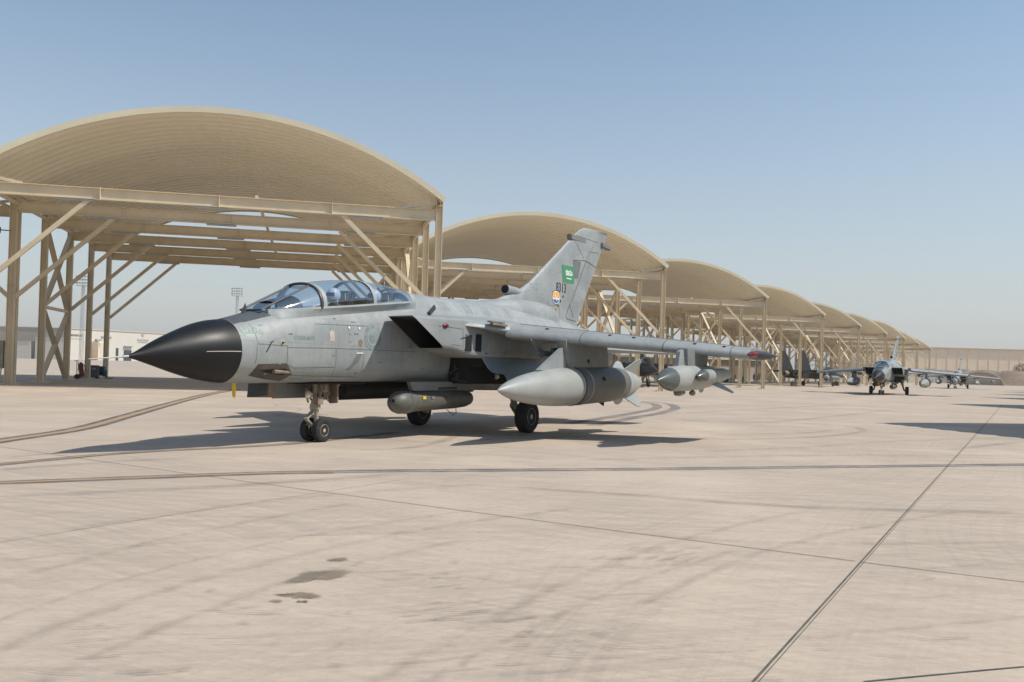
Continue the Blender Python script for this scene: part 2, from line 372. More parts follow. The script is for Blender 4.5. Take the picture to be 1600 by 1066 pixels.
# taxi lines: worn yellow between dark borders
YL = mark_mat('worn_yellow_line', (.52,.32,.15), .80, 2.2, .2, .7); BL = mark_mat('worn_dark_border', (.10,.115,.14), .88, 1.8, .2, .65); TM = mark_mat('tyre_mark', (.16,.15,.15), .30, 1.2, .35, .75, .8)
BLF = mark_mat('faded_dark_border', (.14,.15,.17), .52, 1.2, .25, .65)
def taxi(pix, wy, wb, yellow=True, bm_=BL, extend=0, z=.008):
    g = gp(pix)
    if extend: g = [g[0]-(g[1]-g[0]).normalized()*extend]+g
    pts = curve_pts(g)
    b = MB(); strip(b, pts, wb, z, wy/2+wb/2); strip(b, pts, wb, z, -wy/2-wb/2)
    ob = struct(b.build('taxi_line_border', bm_, None, 0))
    if yellow: y = MB(); strip(y, pts, wy, z); struct(y.build('taxi_line', YL, None, 0))
taxi([(2,689),(125,670),(200,650),(280,627.5),(330,615.5),(372,608)], .20, .15, extend=6)
taxi([(2,726),(200,708),(400,697.5),(482,691),(620,676)], .08, .09, extend=5)
taxi([(2,755),(200,747.5),(400,740.3),(520,738)], .12, .10, extend=5)
taxi([(520,738),(600,736.5),(800,735),(1000,733.5),(1300,730),(1598,726.5),(1800,724)], .10, .10, False, mark_mat('worn_line_border', (.12,.135,.16), .85, 1.2, .2, .65))
taxi([(905,664),(960,654.5),(1010,646),(1036,640),(1041,636),(1030,631),(990,627.5),(930,625),(860,624)], .35, .42, False, BLF)
tm = MB(); tmS = []
for pix, w in (([(700,690),(900,683),(1100,687),(1260,684),(1335,677),(1346,671),(1310,665),(1200,660),(1050,657)], .3), ([(760,684),(900,677),(1100,679),(1240,678),(1300,673)], .25),
    ([(560,704),(640,700),(690,690),(720,678)], .3), ([(0,776),(150,770),(400,757),(640,740)], .35), ([(800,762),(1000,775),(1250,793),(1600,802)], .3), ([(860,665),(1000,650),(1180,640),(1330,632)], .4), ([(1050,655),(1200,660),(1400,640)], .3),
    ([(0,735),(60,730),(180,722),(300,716)], .25), ([(1480,704),(1600,690)], .3), ([(420,652),(470,640),(430,633),(480,628)], .12)):
    sstrip(tm, tmS, curve_pts(gp(pix)), w*1.15, .012)
fs, fsS = MB(), []; random.seed(77)                                    # faint long traffic streaks
for pix, w in (([(-40,985),(200,905),(420,850),(620,815),(800,790)], .22), ([(-40,1030),(180,948),(420,880),(680,825),(900,795)], .26), ([(-30,920),(150,870),(340,825),(560,785)], .2), ([(40,1075),(250,985),(470,905),(720,845)], .18), ([(560,1080),(760,975),(900,905),(1060,845),(1250,800)], .2), ([(640,1080),(830,985),(980,915),(1150,860)], .16), ([(100,830),(330,795),(560,770),(760,757)], .3), ([(1000,950),(1150,880),(1300,835),(1500,800)], .2), ([(860,820),(1050,840),(1280,850),(1600,848)], .25), ([(1250,1000),(1400,985),(1600,965)], .12), ([(0,880),(260,850),(540,835),(800,832)], .2), ([(1100,705),(1250,700),(1400,690),(1600,684)], .4), ([(900,720),(1100,715),(1350,712),(1600,712)], .35)):
    for k in range(1): sstrip(fs, fsS, [p+Vector((random.uniform(-.02,.02), random.uniform(-.02,.02)))+Vector((.1*k, .13*k)) for p in curve_pts(gp(pix), 14)], w*random.uniform(.4,1), .0115)
soften(struct(fs.build('traffic_streak', mark_mat('traffic_streak', (.24,.20,.18), .20, 3.5, .40, .62, 1.), None, 0)), fsS)
sp, spS = MB(), []
for i, (u, v) in enumerate(((545,985),(546,960),(552,935),(556,905),(530,1010),(526,1042),(565,868),(240,965),(232,990),(182,955),(160,978),(330,925),(620,842),(700,900),(712,880),(735,862),(430,1008),(382,975),(1372,948))):
    c = gnd(u, v); n = 14; rr = .025+.02*(i % 3); sp.add([(c.x+rr*random.uniform(.7,1.2)*math.cos(2*math.pi*k/n), c.y+rr*random.uniform(.7,1.2)*math.sin(2*math.pi*k/n), .0136+.00002*i) for k in range(n)]+[(c.x, c.y, .0136+.00002*i)], [(k,(k+1) % n,n) for k in range(n)]); spS += [0]*n+[1]
soften(struct(sp.build('dark_spot', mark_mat('dark_spot', (.20,.175,.16), .30, 14, .35, .6, 1.), None, 0)), spS)
soften(struct(tm.build('tyre_mark', TM, None, 0)), tmS)
tr = MB()                                                            # tread prints of a tractor tyre
for pix in ([(815,1062),(832,1020),(870,980),(930,935),(1010,900),(1120,868)], [(905,1064),(925,1025),(965,985),(1040,935),(1150,890)]):
    pts = curve_pts(gp(pix), 26)
    for i in range(0, len(pts)-1):
        d = (pts[i+1]-pts[i]).normalized(); nrm = Vector((-d.y, d.x)); p = pts[i]
        for s in (1, -1):
            a = p+nrm*s*.02; e = p+nrm*s*.11-d*.05
            tr.add([(*a, .0142), (*(a+d*.016), .0142), (*(e+d*.016), .0142), (*e, .0142)], [(0,1,2,3)])
struct(tr.build('tread_print', mark_mat('tread_dust', (.24,.205,.175), .10, 2.5, .35, .7), None, 0))
sc_ = MB(); scS = []; random.seed(21)                                          # short skid scuffs
for cx, cy, n_, L, ang in ((720,962,16,.30,18),(985,884,9,.34,30),(1000,868,7,.3,25),(668,906,8,.25,15),(900,1000,10,.12,-50),(1010,860,6,.4,20),(490,838,7,.2,10),(120,1060,6,.4,10),(1430,905,3,.2,20)):
    c = gnd(cx, cy)
    for k in range(n_):
        p = Vector((c.x+random.uniform(-.35,.35), c.y+random.uniform(-.25,.25))); a = R(ang+random.uniform(-10,10)); l_ = L*random.uniform(.4,1.1)
        sstrip(sc_, scS, curve_pts([p, p+Vector((math.cos(a),math.sin(a)))*l_*.5, p+Vector((math.cos(a+.12),math.sin(a+.12)))*l_], 5), random.uniform(.02,.045), .012)
for k in range(150):
    c = gnd(random.uniform(-50,1650), 640+430*random.random()**1.3); a = random.choice((R(-14),R(14),R(3)))+random.uniform(-.15,.15); l_ = random.uniform(.1,.5)
    p = Vector((c.x,c.y)); sstrip(sc_, scS, curve_pts([p, p+Vector((math.cos(a),math.sin(a)))*l_*.5, p+Vector((math.cos(a+.1),math.sin(a+.1)))*l_], 5), random.uniform(.01,.03), .012)
soften(struct(sc_.build('skid_scuff', mark_mat('scuff_rubber', (.20,.17,.145), .55, 5, .3, .7, 1.), None, 0)), scS)
st = MB(); stS = []; random.seed(4)
BZ = [.0052]
def blob(pix, z=.0):
    BZ[0] += .0003; z = BZ[0]
    c = gp(pix); P = curve_pts(c+[c[0]], 7)[:-1]; P = [p+Vector((random.uniform(-.012,.012), random.uniform(-.015,.015))) for p in P]
    m_ = sum(P, Vector((0,0)))/len(P); n = len(P); stS.extend([0]*n+[1]); st.add([(*p, z) for p in P]+[(*m_, z)], [(i,(i+1) % n, n) for i in range(n)])
blob([(437,911),(448,914),(478,911),(492,907),(520,907),(545,900),(553,893),(530,890),(508,892),(478,893),(456,902)])
blob([(420,929),(440,933),(470,936),(497,936),(505,931),(480,926),(452,927),(440,929)]); blob([(417,940),(432,943),(441,940),(430,938)]); blob([(509,877),(525,879),(546,876),(540,872),(520,873)]); blob([(462,942),(478,943),(480,940),(465,940)])
soften(struct(st.build('oil_stain', mark_mat('oil_stain', (.25,.205,.155), .72, 6, .15, .5, .3), None, 0)), stS)

# ------------------------------------------------------------------ sunshade shelters
PHI = -.217; SRZ = -PHI; W, BAY, HB, HT, D = 20.85, 5.358, 8.70, 9.74, 5.358*5
RX = Vector((math.cos(PHI), -math.sin(PHI), 0)); RY = Vector((math.sin(PHI), math.cos(PHI), 0))
GS = 'arched sunshades in a staggered row'
shel = thing('sunshade_shelter', 'nearest arched tan sunshade at left, its beams above the nose of the closest jet', 'aircraft shelter', gnd(687, 313, HT).to_2d().to_3d(), SRZ, GS)
def roof_mesh(amp, sh, name='roof'):
    hw, rise = W/2+.15, 13.08-9.62; rad = (hw*hw+rise*rise)/(2*rise); cz = 9.62+rise-rad; half = math.asin(hw/rad)
    ys = []; k = 0; y = -.45; pitch = .80
    while y < D+.45:
        ys += [(y,0),(y+.36,0),(y+.42,amp),(y+.74,amp)]; y += pitch
    ys.append((y,0)); NA = 40
    def arc(yy, dr): return [(-W/2+(rad+dr)*math.sin(-half+2*half*i/NA), yy, cz+(rad+dr)*math.cos(-half+2*half*i/NA)) for i in range(NA+1)]
    roof = MB().loft([arc(a, b) for a, b in ys], closed=False).build('roof', ROOF, sh, 25)
    for y0 in (-.50, y-.02):
        a, b, c, d = arc(y0,-.06), arc(y0,.22), arc(y0+.07,.22), arc(y0+.07,-.06)
        MB().loft([list(r) for r in zip(a, b, c, d)]).build('roof_rim', RIMT, roof, 25)
    return roof
def build_shelter(sh):
    roof_mesh(.12, sh)
    for x in (0, -W):                                    # eaves
        s = 1 if x == 0 else -1
        MB().ibeam((x,-.4,9.52),(x,D+.4,9.52),.22,.26).build('eave_beam', TAN, sh, 0)
    for i in range(6):
        yy = i*BAY
        b = MB().ibeam((-W+.12,yy,HB+.27),(-.12,yy,HB+.27),.26,.54,t=.035)
        for x in (-W*.25,-W*.5,-W*.75): b.box((x-.02,yy-.15,HB-.02),(x+.02,yy+.15,HB+.56))
        b.build('beam', TAN, sh, 0)
        for x in (-W*.17,-W*.52,-W*.80): MB().box((x-.75,yy-.07,HB-.10),(x+.75,yy+.07,HB-.015)).build('light_fixture', GALV, sh, 0)
        for x in (0, -W):
            s = 1 if x == 0 else -1
            p = MB().ibeam((x,yy,0.03),(x,yy,HT if i == 0 else HB+.70),.30,.33,up=(1,0,0),t=.03).box((x-.42,yy-.42,0),(x+.42,yy+.42,.03))
            for q in ((.25,.25),(-.25,.25),(.25,-.25),(-.25,-.25)): p.box((x+q[0]-.03,yy+q[1]-.03,.03),(x+q[0]+.03,yy+q[1]+.03,.09))
            p.box((x-.17,yy-.16,4.9),(x+.17,yy+.16,4.93)); p.build('post', TAN, sh, 0)
            MB().bar((x-s*.16,yy,4.4),(x-s*4.7,yy,HB-.02),.13,.2).build('knee_brace', TAN, sh, 0)
            MB().bar((x-s*1.9,yy,HB+.55),(x-s*.1,yy,HT-.15),.1,.14).build('roof_strut', TAN, sh, 0)
    for x in (0, -W):                                    # crossed bracing in the side frames
        for i in (2,):
            ya, yb = i*BAY+.17, (i+1)*BAY-.17
            for z0, z1 in ((.25,4.15),(4.35,HB+.2)):
                MB().ibeam((x+.02,ya,z0),(x+.02,yb,z1),.26,.16).build('cross_brace', TAN, sh, 0); MB().ibeam((x-.02,ya,z1),(x-.02,yb,z0),.26,.17).build('cross_brace', TAN, sh, 0)
            MB().bar((x,ya,4.25),(x,yb,4.25),.12,.18).build('side_strut', TAN, sh, 0)
    MB().bar((-W*.42,0,HB+.62),(-W*.42,D,HB+.62),.12,.14).build('tie_beam', TAN, sh, 0)
    for x in (-.2,-W+.2): MB().bar((x,0,HB+.40),(x,D,HB+.40),.1,.16).build('tie_beam', TAN, sh, 0)
build_shelter(shel)
PX = [(1037,417),(1195,465),(1285,492),(1342,510),(1383,521.7),(1412,529.6),(1433.8,537.6),(1452.7,545)]
SL = ['second sunshade from the left, right behind the tail fin of the closest jet','third sunshade from the left, behind the outer wing pod of the closest jet','fourth sunshade from the left, counting from the nearest','fifth sunshade from the left, over the dark swept tail fin','sixth sunshade from the left, counting along the row','seventh sunshade from the left, third from the far end','eighth sunshade from the left, next to last at the far end','last sunshade at the far end of the row, against the tan hangar']
SP = []
lite = []
for amp in (.085, .04):                                              # shallower sheeting on the sunshades farther off
    o = roof_mesh(amp, None); lite.append(o.data); [bpy.data.objects.remove(c) for c in list(o.children)]; bpy.data.objects.remove(o)
prev = shel.location.copy()
for k, ((u, v), lb) in enumerate(zip(PX, SL)):
    p = gnd(u, v, HT); p.z = 0; c = copy_tree(shel, None, p, SRZ, lb)
    c.scale.x = min(1, ((p-prev).dot(RX)-.35)/W); prev = p
    for ch in c.children:
        if ch.name.startswith('roof') and not ch.name.startswith('roof_strut'): ch.data = lite[0 if k == 0 else 1]
copy_tree(shel, None, shel.location-RX*(W+.4)-RY*19.6, SRZ, 'sunshade at the left edge of the photo, only a beam end and brace in view')
for k, q in enumerate(((20.3,28.1),(35.0,54.0),(50.0,78.7),(63.3,101.9),(77.3,125.5),(91.3,149))):
    copy_tree(shel, None, Vector((q[0], q[1], 0)), SRZ+math.pi, 'sunshade across the apron that throws a shadow from the right', )
for o in bpy.data.objects:
    if o.name.startswith('sunshade_shelter') and o['label'].startswith('sunshade across'): o['group'] = 'sunshades across the apron'
# fittings on the nearest shelter
c = Vector((-W-.35, BAY, 0))
MB().box((-W-.75,BAY-.25,.8),(-W-.22,BAY+.2,2.2)).tube([(-W-.5,BAY-.2,.8),(-W-.45,BAY-.25,.5),(-W-.3,BAY-.2,.45),(-W-.3,BAY-.15,.8)], .03, 6).build('electrical_box', mat('cabinet_grey', (.28,.25,.2), .6), shel, 0)
MB().bar((-W-.1,BAY,7.75),(-W-.75,BAY-.1,7.75),.05,.05).box((-W-.85,BAY-.25,7.6),(-W-.6,BAY+.05,7.9)).build('floodlight', INK, shel, 0)

# ------------------------------------------------------------------ far buildings
def wall_box(name, m, pa, pb, h, depth, label, cat, group=None):
    """block whose front runs from ground point pa to pb"""
    a, b = Vector((*pa, 0)), Vector((*pb, 0)); d = (b-a); L = d.length; t = thing(name, label, cat, a, math.atan2(d.y, d.x), group)
    MB().box((0,0,0),(L,depth,h)).build('wall', m, t, 0); return t, L
def at_d(u, dist):                                       # ground point in the direction of column u
    r = ray(u, 560); s = dist/r.y; return (r.x*s, r.y*s)
def z_at(u, v, dist): r = ray(u, v); return CH+r.z*dist/r.y
hz = z_at(104, 513.5, 400)
t, L = wall_box('hangar', WHITEWALL, at_d(103.5, 400), at_d(330, 470), hz, 60, 'long white hangar with dark lettering beyond the nose of the closest jet', 'hangar')
def fx(u, dd=None):                                      # distance along that wall for column u
    a, b = Vector(at_d(103.5,400)), Vector(at_d(330,470)); r = ray(u, 560); d = Vector((r.x, r.y)); e = b-a
    s = (a.x*d.y-a.y*d.x)/(e.y*d.x-e.x*d.y); return s*e.length, (a+e*s)
def patch(parent, u0, u1, v0, v1, m, name, out=.3, h0=None):
    x0, p = fx(u0); x1, q = fx(u1); z1 = z_at(u0, v0, p.y); z0 = max(.02, z_at(u0, v1, p.y)) if h0 is None else h0
    return MB().box((x0,-out,z0),(x1,-.002,z1)).build(name, m, parent, 0)
RF = MB().box((-.3,-.4,hz),(L+1,60,hz+.35)).build('roof', CREAM, t, 0)
DOORM = mat('dark_door_blue', (.035,.05,.07), .5); GREYB = mat('grey_sign', (.3,.3,.31), .6)
patch(t, 193, 205, 547, 557, DOORM, 'door', .1, .02); patch(t, 192.5, 205.5, 540.5, 541.5, GREYB, 'door_lintel', 1.2)
patch(t, 180.5, 184.5, 544, 556, DOORM, 'door', .12, .02); patch(t, 146, 149, 543, 556, DOORM, 'door', .12, .02)
patch(t, 142.5, 156, 533.5, 536, TANWALL, 'porch_roof', 5); patch(t, 142.5, 143.5, 536, 556, TANWALL, 'porch_wall', 5, .02)
patch(t, 147.5, 155, 530, 533, GREYB, 'air_unit', 1.5)
patch(t, 157, 173, 525.5, 527.5, GREYB, 'wall_sign', .4)
def wall_text(body, u, v, hpx, m, name, sx=1., out=.12):
    x, p = fx(u); z = z_at(u, v, p.y); s = hpx*p.y/CF; vs, fs = text_mesh(body, s)
    return MB().add([(x+q.x*sx,-out,z+q.y) for q in vs], fs).build(name, m, t, 0)
wall_text('DEPARTURE', 117.5, 524.3, 4.6, INK, 'sign_lettering', .9)
wall_text('Royal Saudi', 222, 531.6, 4.6, GREYB, 'sign_lettering', .95); wall_text('AIR TERMINAL', 222, 535.3, 2.9, GREYB, 'sign_lettering', 1.)
x, p = fx(222); z = z_at(222, 524.5, p.y); MB().tube([(x-.9,-.15,z+.6),(x,-.15,z-.6),(x+.9,-.15,z+.6)], .12, 6).tube([(x,-.15,z-.5),(x,-.15,z+.9)], .12, 6).build('wall_emblem', mat('pale_emblem', (.45,.44,.42), .7), t, 0)
t2, L2 = wall_box('hangar', GREYWALL, at_d(-90, 400), at_d(103, 402), z_at(60, 512, 400), 50, 'grey brown hangar wall at the left edge behind low white annexes', 'hangar')
MB().box((-.3,-.3,z_at(60,512,400)),(L2,50,z_at(60,512,400)+.3)).build('roof', CREAM, t2, 0)
for u0, u1, v in ((-60,47,534),(54,103,528.5)):
    tt, LL = wall_box('annex', WHITEWALL, at_d(u0, 380), at_d(u1, 380), z_at(u1, v, 380), 14, 'low white annex at the left edge of the photo' if u0 < 0 else 'low white annex between the crossed braces of the nearest sunshade', 'annex')
    MB().box((-.2,-.2,z_at(u1,v,380)),(LL+.2,14,z_at(u1,v,380)+.25)).build('roof', CREAM, tt, 0)
# right: long tan hangar and what stands in front of it
p_, q_ = at_d(1366, 430), at_d(1800, 430)
t3, L3 = wall_box('hangar', TANWALL, p_, q_, z_at(1460, 544.5, 430), 60, 'long tan hangar on the horizon behind the far jets', 'hangar')
b = MB()
for i in range(int(L3/5)): b.box((i*5,-.12,0),(i*5+.25,-.002,z_at(1460,544.5,430)-.6))
b.build('wall_rib', mat('tan_rib', (.87,.695,.50), .8), t3, 0)
MB().box((-.6,-.6,z_at(1460,544.5,430)),(L3,60,z_at(1460,544.5,430)+.5)).build('roof', mat('tan_eave', (.55,.44,.32), .7), t3, 0)
def mound(name, label, cat, u0, u1, v, dist, dep, m=EARTH, seed=1):
    random.seed(seed); a, b = Vector(at_d(u0, dist)), Vector(at_d(u1, dist)); L = (b-a).length; h = z_at((u0+u1)/2, v, dist); rows = []; n = max(12, int(L/3))
    for i in range(n+1):
        e = min(1, i/2.5, (n-i)/2.5); hh = h*e*random.uniform(.82,1.03); x = L*i/n; rows.append([(x,-.0,0),(x,dep*.2,hh*.75),(x,dep*.4,hh),(x,dep*.6,hh),(x,dep,0)])
    t = MB().loft(rows, closed=False).build(name, m, None, 60); t.location = (*a, 0); t.rotation_euler.z = math.atan2((b-a).y, (b-a).x); return tag(t, label, cat)
mound('earth_bank', 'low grey brown earth bank in front of the tan hangar', 'earth bank', 1392, 1760, 579.5, 390, 20, mat('grey_scrub_bank', (.20,.165,.13), .95, var=.35, scale=.5, bump=.4), 2)
mound('earth_mound', 'brown earth mound at the right edge beside the arched bunker', 'earth bank', 1572, 1720, 581, 330, 30, EARTH, 5)
bk = thing('aircraft_bunker', 'arched brown bunker with cream rim on the horizon at right', 'bunker', (*at_d(1532, 320), 0), R(-28))
def arcpts(r, y, n=20): return [(r*math.cos(math.pi*k/n), y, r*.62*math.sin(math.pi*k/n)) for k in range(n+1)]
MB().loft([arcpts(7.2,0),arcpts(7.2,26)], closed=False).build('shell', EARTH, bk, 60)
MB().loft([[(x,yy,z) for x,yy,z in (a, b_, c_, d_)] for a, b_, c_, d_ in zip(arcpts(7.2,-.5), arcpts(7.9,-.5), arcpts(7.9,.4), arcpts(7.2,.4))]).build('rim', CREAM, bk, 0)
MB().add(arcpts(7.15,.45), [tuple(range(21))]).build('door', mat('bunker_brown', (.46,.36,.26), .9), bk, 0)
# low brown stores building behind the shelters
t4, L4 = wall_box('store_building', BROWN, at_d(985, 235), at_d(1216, 250), z_at(1100, 561, 240), 18, 'low brown building behind the posts of the second and third sunshades', 'building')
MB().box((-.5,-.6,z_at(1100,561,240)),(L4+.5,18,z_at(1100,561,240)+.5)).build('roof', CREAM, t4, 0)
for k in range(5): MB().box((3+k*8,-.05,.0),(6.2+k*8,-.002,3.4)).build('door', GREYWALL, t4, 0)
t5, L5 = wall_box('site_wall', CREAM, at_d(640, 300), at_d(1440, 330), 2.4, .4, 'long low pale wall behind the sunshade posts', 'wall')
for k, (u, v, d, w) in enumerate(((1258,566,330,9),(1300,574,300,10),(1425,578,360,6),(1458,577,385,5),(1511,578,385,5))):
    tq, LQ = wall_box('hut', WHITEWALL, at_d(u-w/2*1.4, d), at_d(u+w/2*1.4, d), z_at(u, v, d), 5, ['pale hut behind the dark swept tail','small pale hut behind the jet second in line','small hut left of the farthest jet tail','tiny pale hut just left of the farthest jet','tiny pale hut just right of the farthest jet tail'][k], 'hut')
    MB().box((-.2,-.3,z_at(u,v,d)),(LQ+.2,5,z_at(u,v,d)+.2)).build('roof', CREAM, tq, 0); MB().box((LQ*.4,-.04,0),(LQ*.6,-.002,1.9)).build('door', GREYB, tq, 0)
def mast(u, vtop, dist, label, s=1.):
    h = z_at(u, vtop, dist); t = thing('floodlight_mast', label, 'light mast', (*at_d(u, dist), 0), 0, 'tall floodlight masts'); w = .45*s
    b = MB()
    for x in (-w,w):
        for y in (-w,w): b.tube([(x,y,0),(x*.7,y*.7,h-3)], .09, 6)
    k = 0; z = 0
    while z < h-4: b.tube([(-w,-w,z),(w,-w,z+1.2)], .05, 4); b.tube([(w,-w,z+1.2),(-w,-w,z+2.4)], .05, 4); z += 2.4
    b.build('tower', GALV, t, 0)
    hb = MB().box((-2.2*s,-.6,h-3.2),(2.2*s,.6,h-3.05)); [hb.tube([(x,-.6,h-3.1),(x,-.6,h)], .06, 5) for x in (-1.9*s,0,1.9*s)]; hb.build('platform', GALV, t, 0)
    for r_ in range(3):
        b = MB()
        for k in range(5): b.box((-2.2*s+k*.92*s,-.9,h-2.5+r_*1.1),(-2.2*s+k*.92*s+.62*s,-.6,h-2.0+r_*1.1))
        b.build('lamp_row', mat('lamp_housing', (.33,.33,.32), .5), t, 0)
mast(126.5, 432, 300, 'tall lattice floodlight mast seen between the left posts of the nearest sunshade'); mast(368, 451, 380, 'distant floodlight mast above the radome of the closest jet', 1.1)

# =================================================================== THE TAXIING JET (local frame: x forward, y to its left, z up, origin under the nose gear)
JET_LABEL = 'grey swing wing jet with black nose taxiing closest to the camera'
jet = thing('fighter_jet', JET_LABEL, 'fighter jet', O3, math.atan2(AX.y, AX.x), 'grey jets taxiing in a line')
def sgn(v): return 1 if v >= 0 else -1
def ring(x, zt, zb, hw, zm, nt_, nb_, n=40):
    out = []
    for k in range(n):
        a = 2*math.pi*k/n; c, s = math.cos(a), math.sin(a); e = nt_ if s >= 0 else nb_
        y = hw*sgn(c)*abs(c)**(2/e); z = zm+(zt-zm if s >= 0 else zm-zb)*sgn(s)*abs(s)**(2/e)
        out.append((x, y, z))
    return out
BODY = [(2.36,2.195,1.115,.537,1.655,2,2),(2.0,2.29,1.112,.575,1.66,2.1,2.2),(1.65,2.385,1.112,.607,1.68,2.3,2.5),(1.2,2.45,1.118,.632,1.70,2.8,2.8),
 (.55,2.52,1.13,.65,1.73,3.2,3),(-.2,2.60,1.135,.66,1.75,3.4,3),(-.9,2.67,1.14,.67,1.77,3.4,3.2),(-1.7,2.765,1.165,.68,1.8,3.2,3.4),(-2.08,2.86,1.17,.68,1.8,2.8,3.6),(-2.30,3.07,1.17,.69,1.8,2.3,3.6),
 (-3.6,3.06,1.15,.72,1.85,2.1,3.8),(-5.2,3.11,1.13,.78,1.85,2,3.8),(-6.6,3.14,1.12,.8,1.9,2,3.6),(-8.5,3.02,1.15,.8,1.9,2,3),(-10.2,2.86,1.3,.72,1.95,2,2.6),(-11.3,2.74,1.55,.5,2.05,2,2)]
xs = [2.36-.12*i for i in range(115) if 2.36-.12*i > -11.3]+[-11.3]
mb = MB().loft([ring(x, *interp(BODY, x)) for x in xs]); fus = mb.build('fuselage', GREY, jet, 40)

# radome: circular sections on a slightly drooped axis
RAD = [(4.11,1.522,.020),(4.0,1.534,.058),(3.65,1.580,.200),(3.27,1.612,.340),(2.89,1.640,.457),(2.6,1.651,.515),(2.365,1.655,.5395)]
xr = [4.11-.06*i for i in range(30) if 4.11-.06*i > 2.365]+[2.365]
rd = MB().loft([[(x, r*math.cos(a), c+r*math.sin(a)) for a in [2*math.pi*k/40 for k in range(40)]] for x in xr for c, r in [interp(RAD, x)]]).build('radome', BLACK, jet)
pr = MB().tube([(4.09,0,1.523),(4.2,0,1.514),(4.205,0,1.513),(4.45,0,1.492),(4.76,0,1.466)], [.022,.02,.013,.011,.006]).build('pitot_probe', STEEL, rd)
MB().loft([[(x, r_*math.cos(a)+.004, c_+r_*math.sin(a)) for a in (-.013,.013)] for x in [3.0-.031*i for i in range(21)] for c_, r_ in [interp(RAD, x)]], closed=False).build('lightning_strip', mat('strip_grey', (.42,.40,.36), .6), rd)

# engine boxes with raked intakes
def rrect(ib, ob, ot, it, x, rad, n=5):
    """rounded quad in the y-z plane; corners: inner-bottom, outer-bottom, outer-top, inner-top; x may be a function of z"""
    P = [Vector(p) for p in (ib, ob, ot, it)]; out = []
    for i in range(4):
        p, a, b = P[i], (P[i-1]-P[i]), (P[(i+1) % 4]-P[i]); r = rad[i]
        a, b = a.normalized()*r, b.normalized()*r
        for k in range(n):
            t = k/(n-1); q = p+a*(1-t)**2+b*t*t; out.append((x(q.y) if callable(x) else x, q.x, q.y))
    return out
def rake(f, back=-2.95):
    def g(y, z):                                          # the lip is raked back and swept forward on the outer side
        t = min(1, max(0, (z-1.85)/(2.455-1.85))); o = (y-.7)/.88
        return (1-f)*((-2.31+.31*o)*(1-t)+(-1.24+.37*o)*t)+f*back
    return g
def nacelle(sd):
    def m(rs): return [[(x, y*sd, z) for x, y, z in r] for r in rs]
    r_ = (.03,.12,.05,.03)
    def rq(ib, ob, ot, it, x, rad): return [((x(y, z) if callable(x) else x), y, z) for _, y, z in rrect(ib, ob, ot, it, 0, rad)]
    st = [rq((.70,1.85),(1.57,1.85),(1.58,2.455),(.70,2.47), rake(0), r_)]
    for f, dz in ((.25,.025),(.5,.06),(.75,.10),(1,.14)):
        st.append(rq((.70-.06*f,1.85-dz),(1.575,1.85-dz),(1.585,2.455+.035*f),(.70-.1*f,2.47+.13*f), rake(f), r_))
    for x, ib, ob, ot, it, r2 in ((-3.4,(.55,1.69),(1.58,1.69),(1.59,2.49),(.55,2.63),.12),(-5.0,(.5,1.66),(1.55,1.68),(1.6,2.49),(.5,2.7),.16),(-6.2,(.4,1.5),(1.52,1.58),(1.58,2.48),(.4,2.7),.22),
        (-7.4,(.3,1.14),(1.42,1.32),(1.5,2.46),(.3,2.68),.25),(-9.0,(.25,1.2),(1.28,1.34),(1.34,2.42),(.25,2.66),.25),(-10.6,(.2,1.42),(1.12,1.5),(1.16,2.34),(.2,2.58),.3),(-11.4,(.2,1.55),(1.02,1.62),(1.04,2.26),(.2,2.5),.3)):
        st.append(rq(ib, ob, ot, it, x, (.05,r2,.07 if x > -9 else .25,.05)))
    o = MB().loft(m(st), False, True).build('intake', GREY, jet, 40)
    inn = [rq((.715,1.867),(1.552,1.867),(1.562,2.438),(.715,2.452), (lambda y, z: rake(0)(y, z)-.004), (.03,.11,.04,.03)),
           rq((.72,1.80),(1.50,1.80),(1.51,2.40),(.72,2.42), rake(.8), (.03,.11,.04,.03)), rq((.72,1.75),(1.4,1.75),(1.4,2.35),(.72,2.35), -5.0, (.1,.1,.1,.1))]
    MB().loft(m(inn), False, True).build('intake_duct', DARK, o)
    MB().loft(m([st[0], inn[0]]), False, False).build('intake_lip', GREY2, o)
    e = MB().lathe([(0,.43),(.35,.40),(.7,.34),(.7,.31),(.2,.36)], (-11.4, .62*sd, 1.98), (-12.4, .62*sd, 2.0)); e.build('exhaust_nozzle', RUST, o)
    for x0, x1, z1 in ((-2.70,-2.92,2.17),(-3.08,-3.30,2.20)):   # two dark auxiliary doors on the outer side
        MB().box((x1,1.50*sd,1.83),(x0,1.594*sd,z1)).build('auxiliary_door', DARK, o, 0)
    MB().prism([(-2.70,1.592*sd,2.13),(-2.52,1.592*sd,2.10),(-2.92,1.592*sd,2.20)], (0,.02*sd,0)).build('door_vane', GREY2, o, 0)
    return o
nac_l, nac_r = nacelle(1), nacelle(-1)

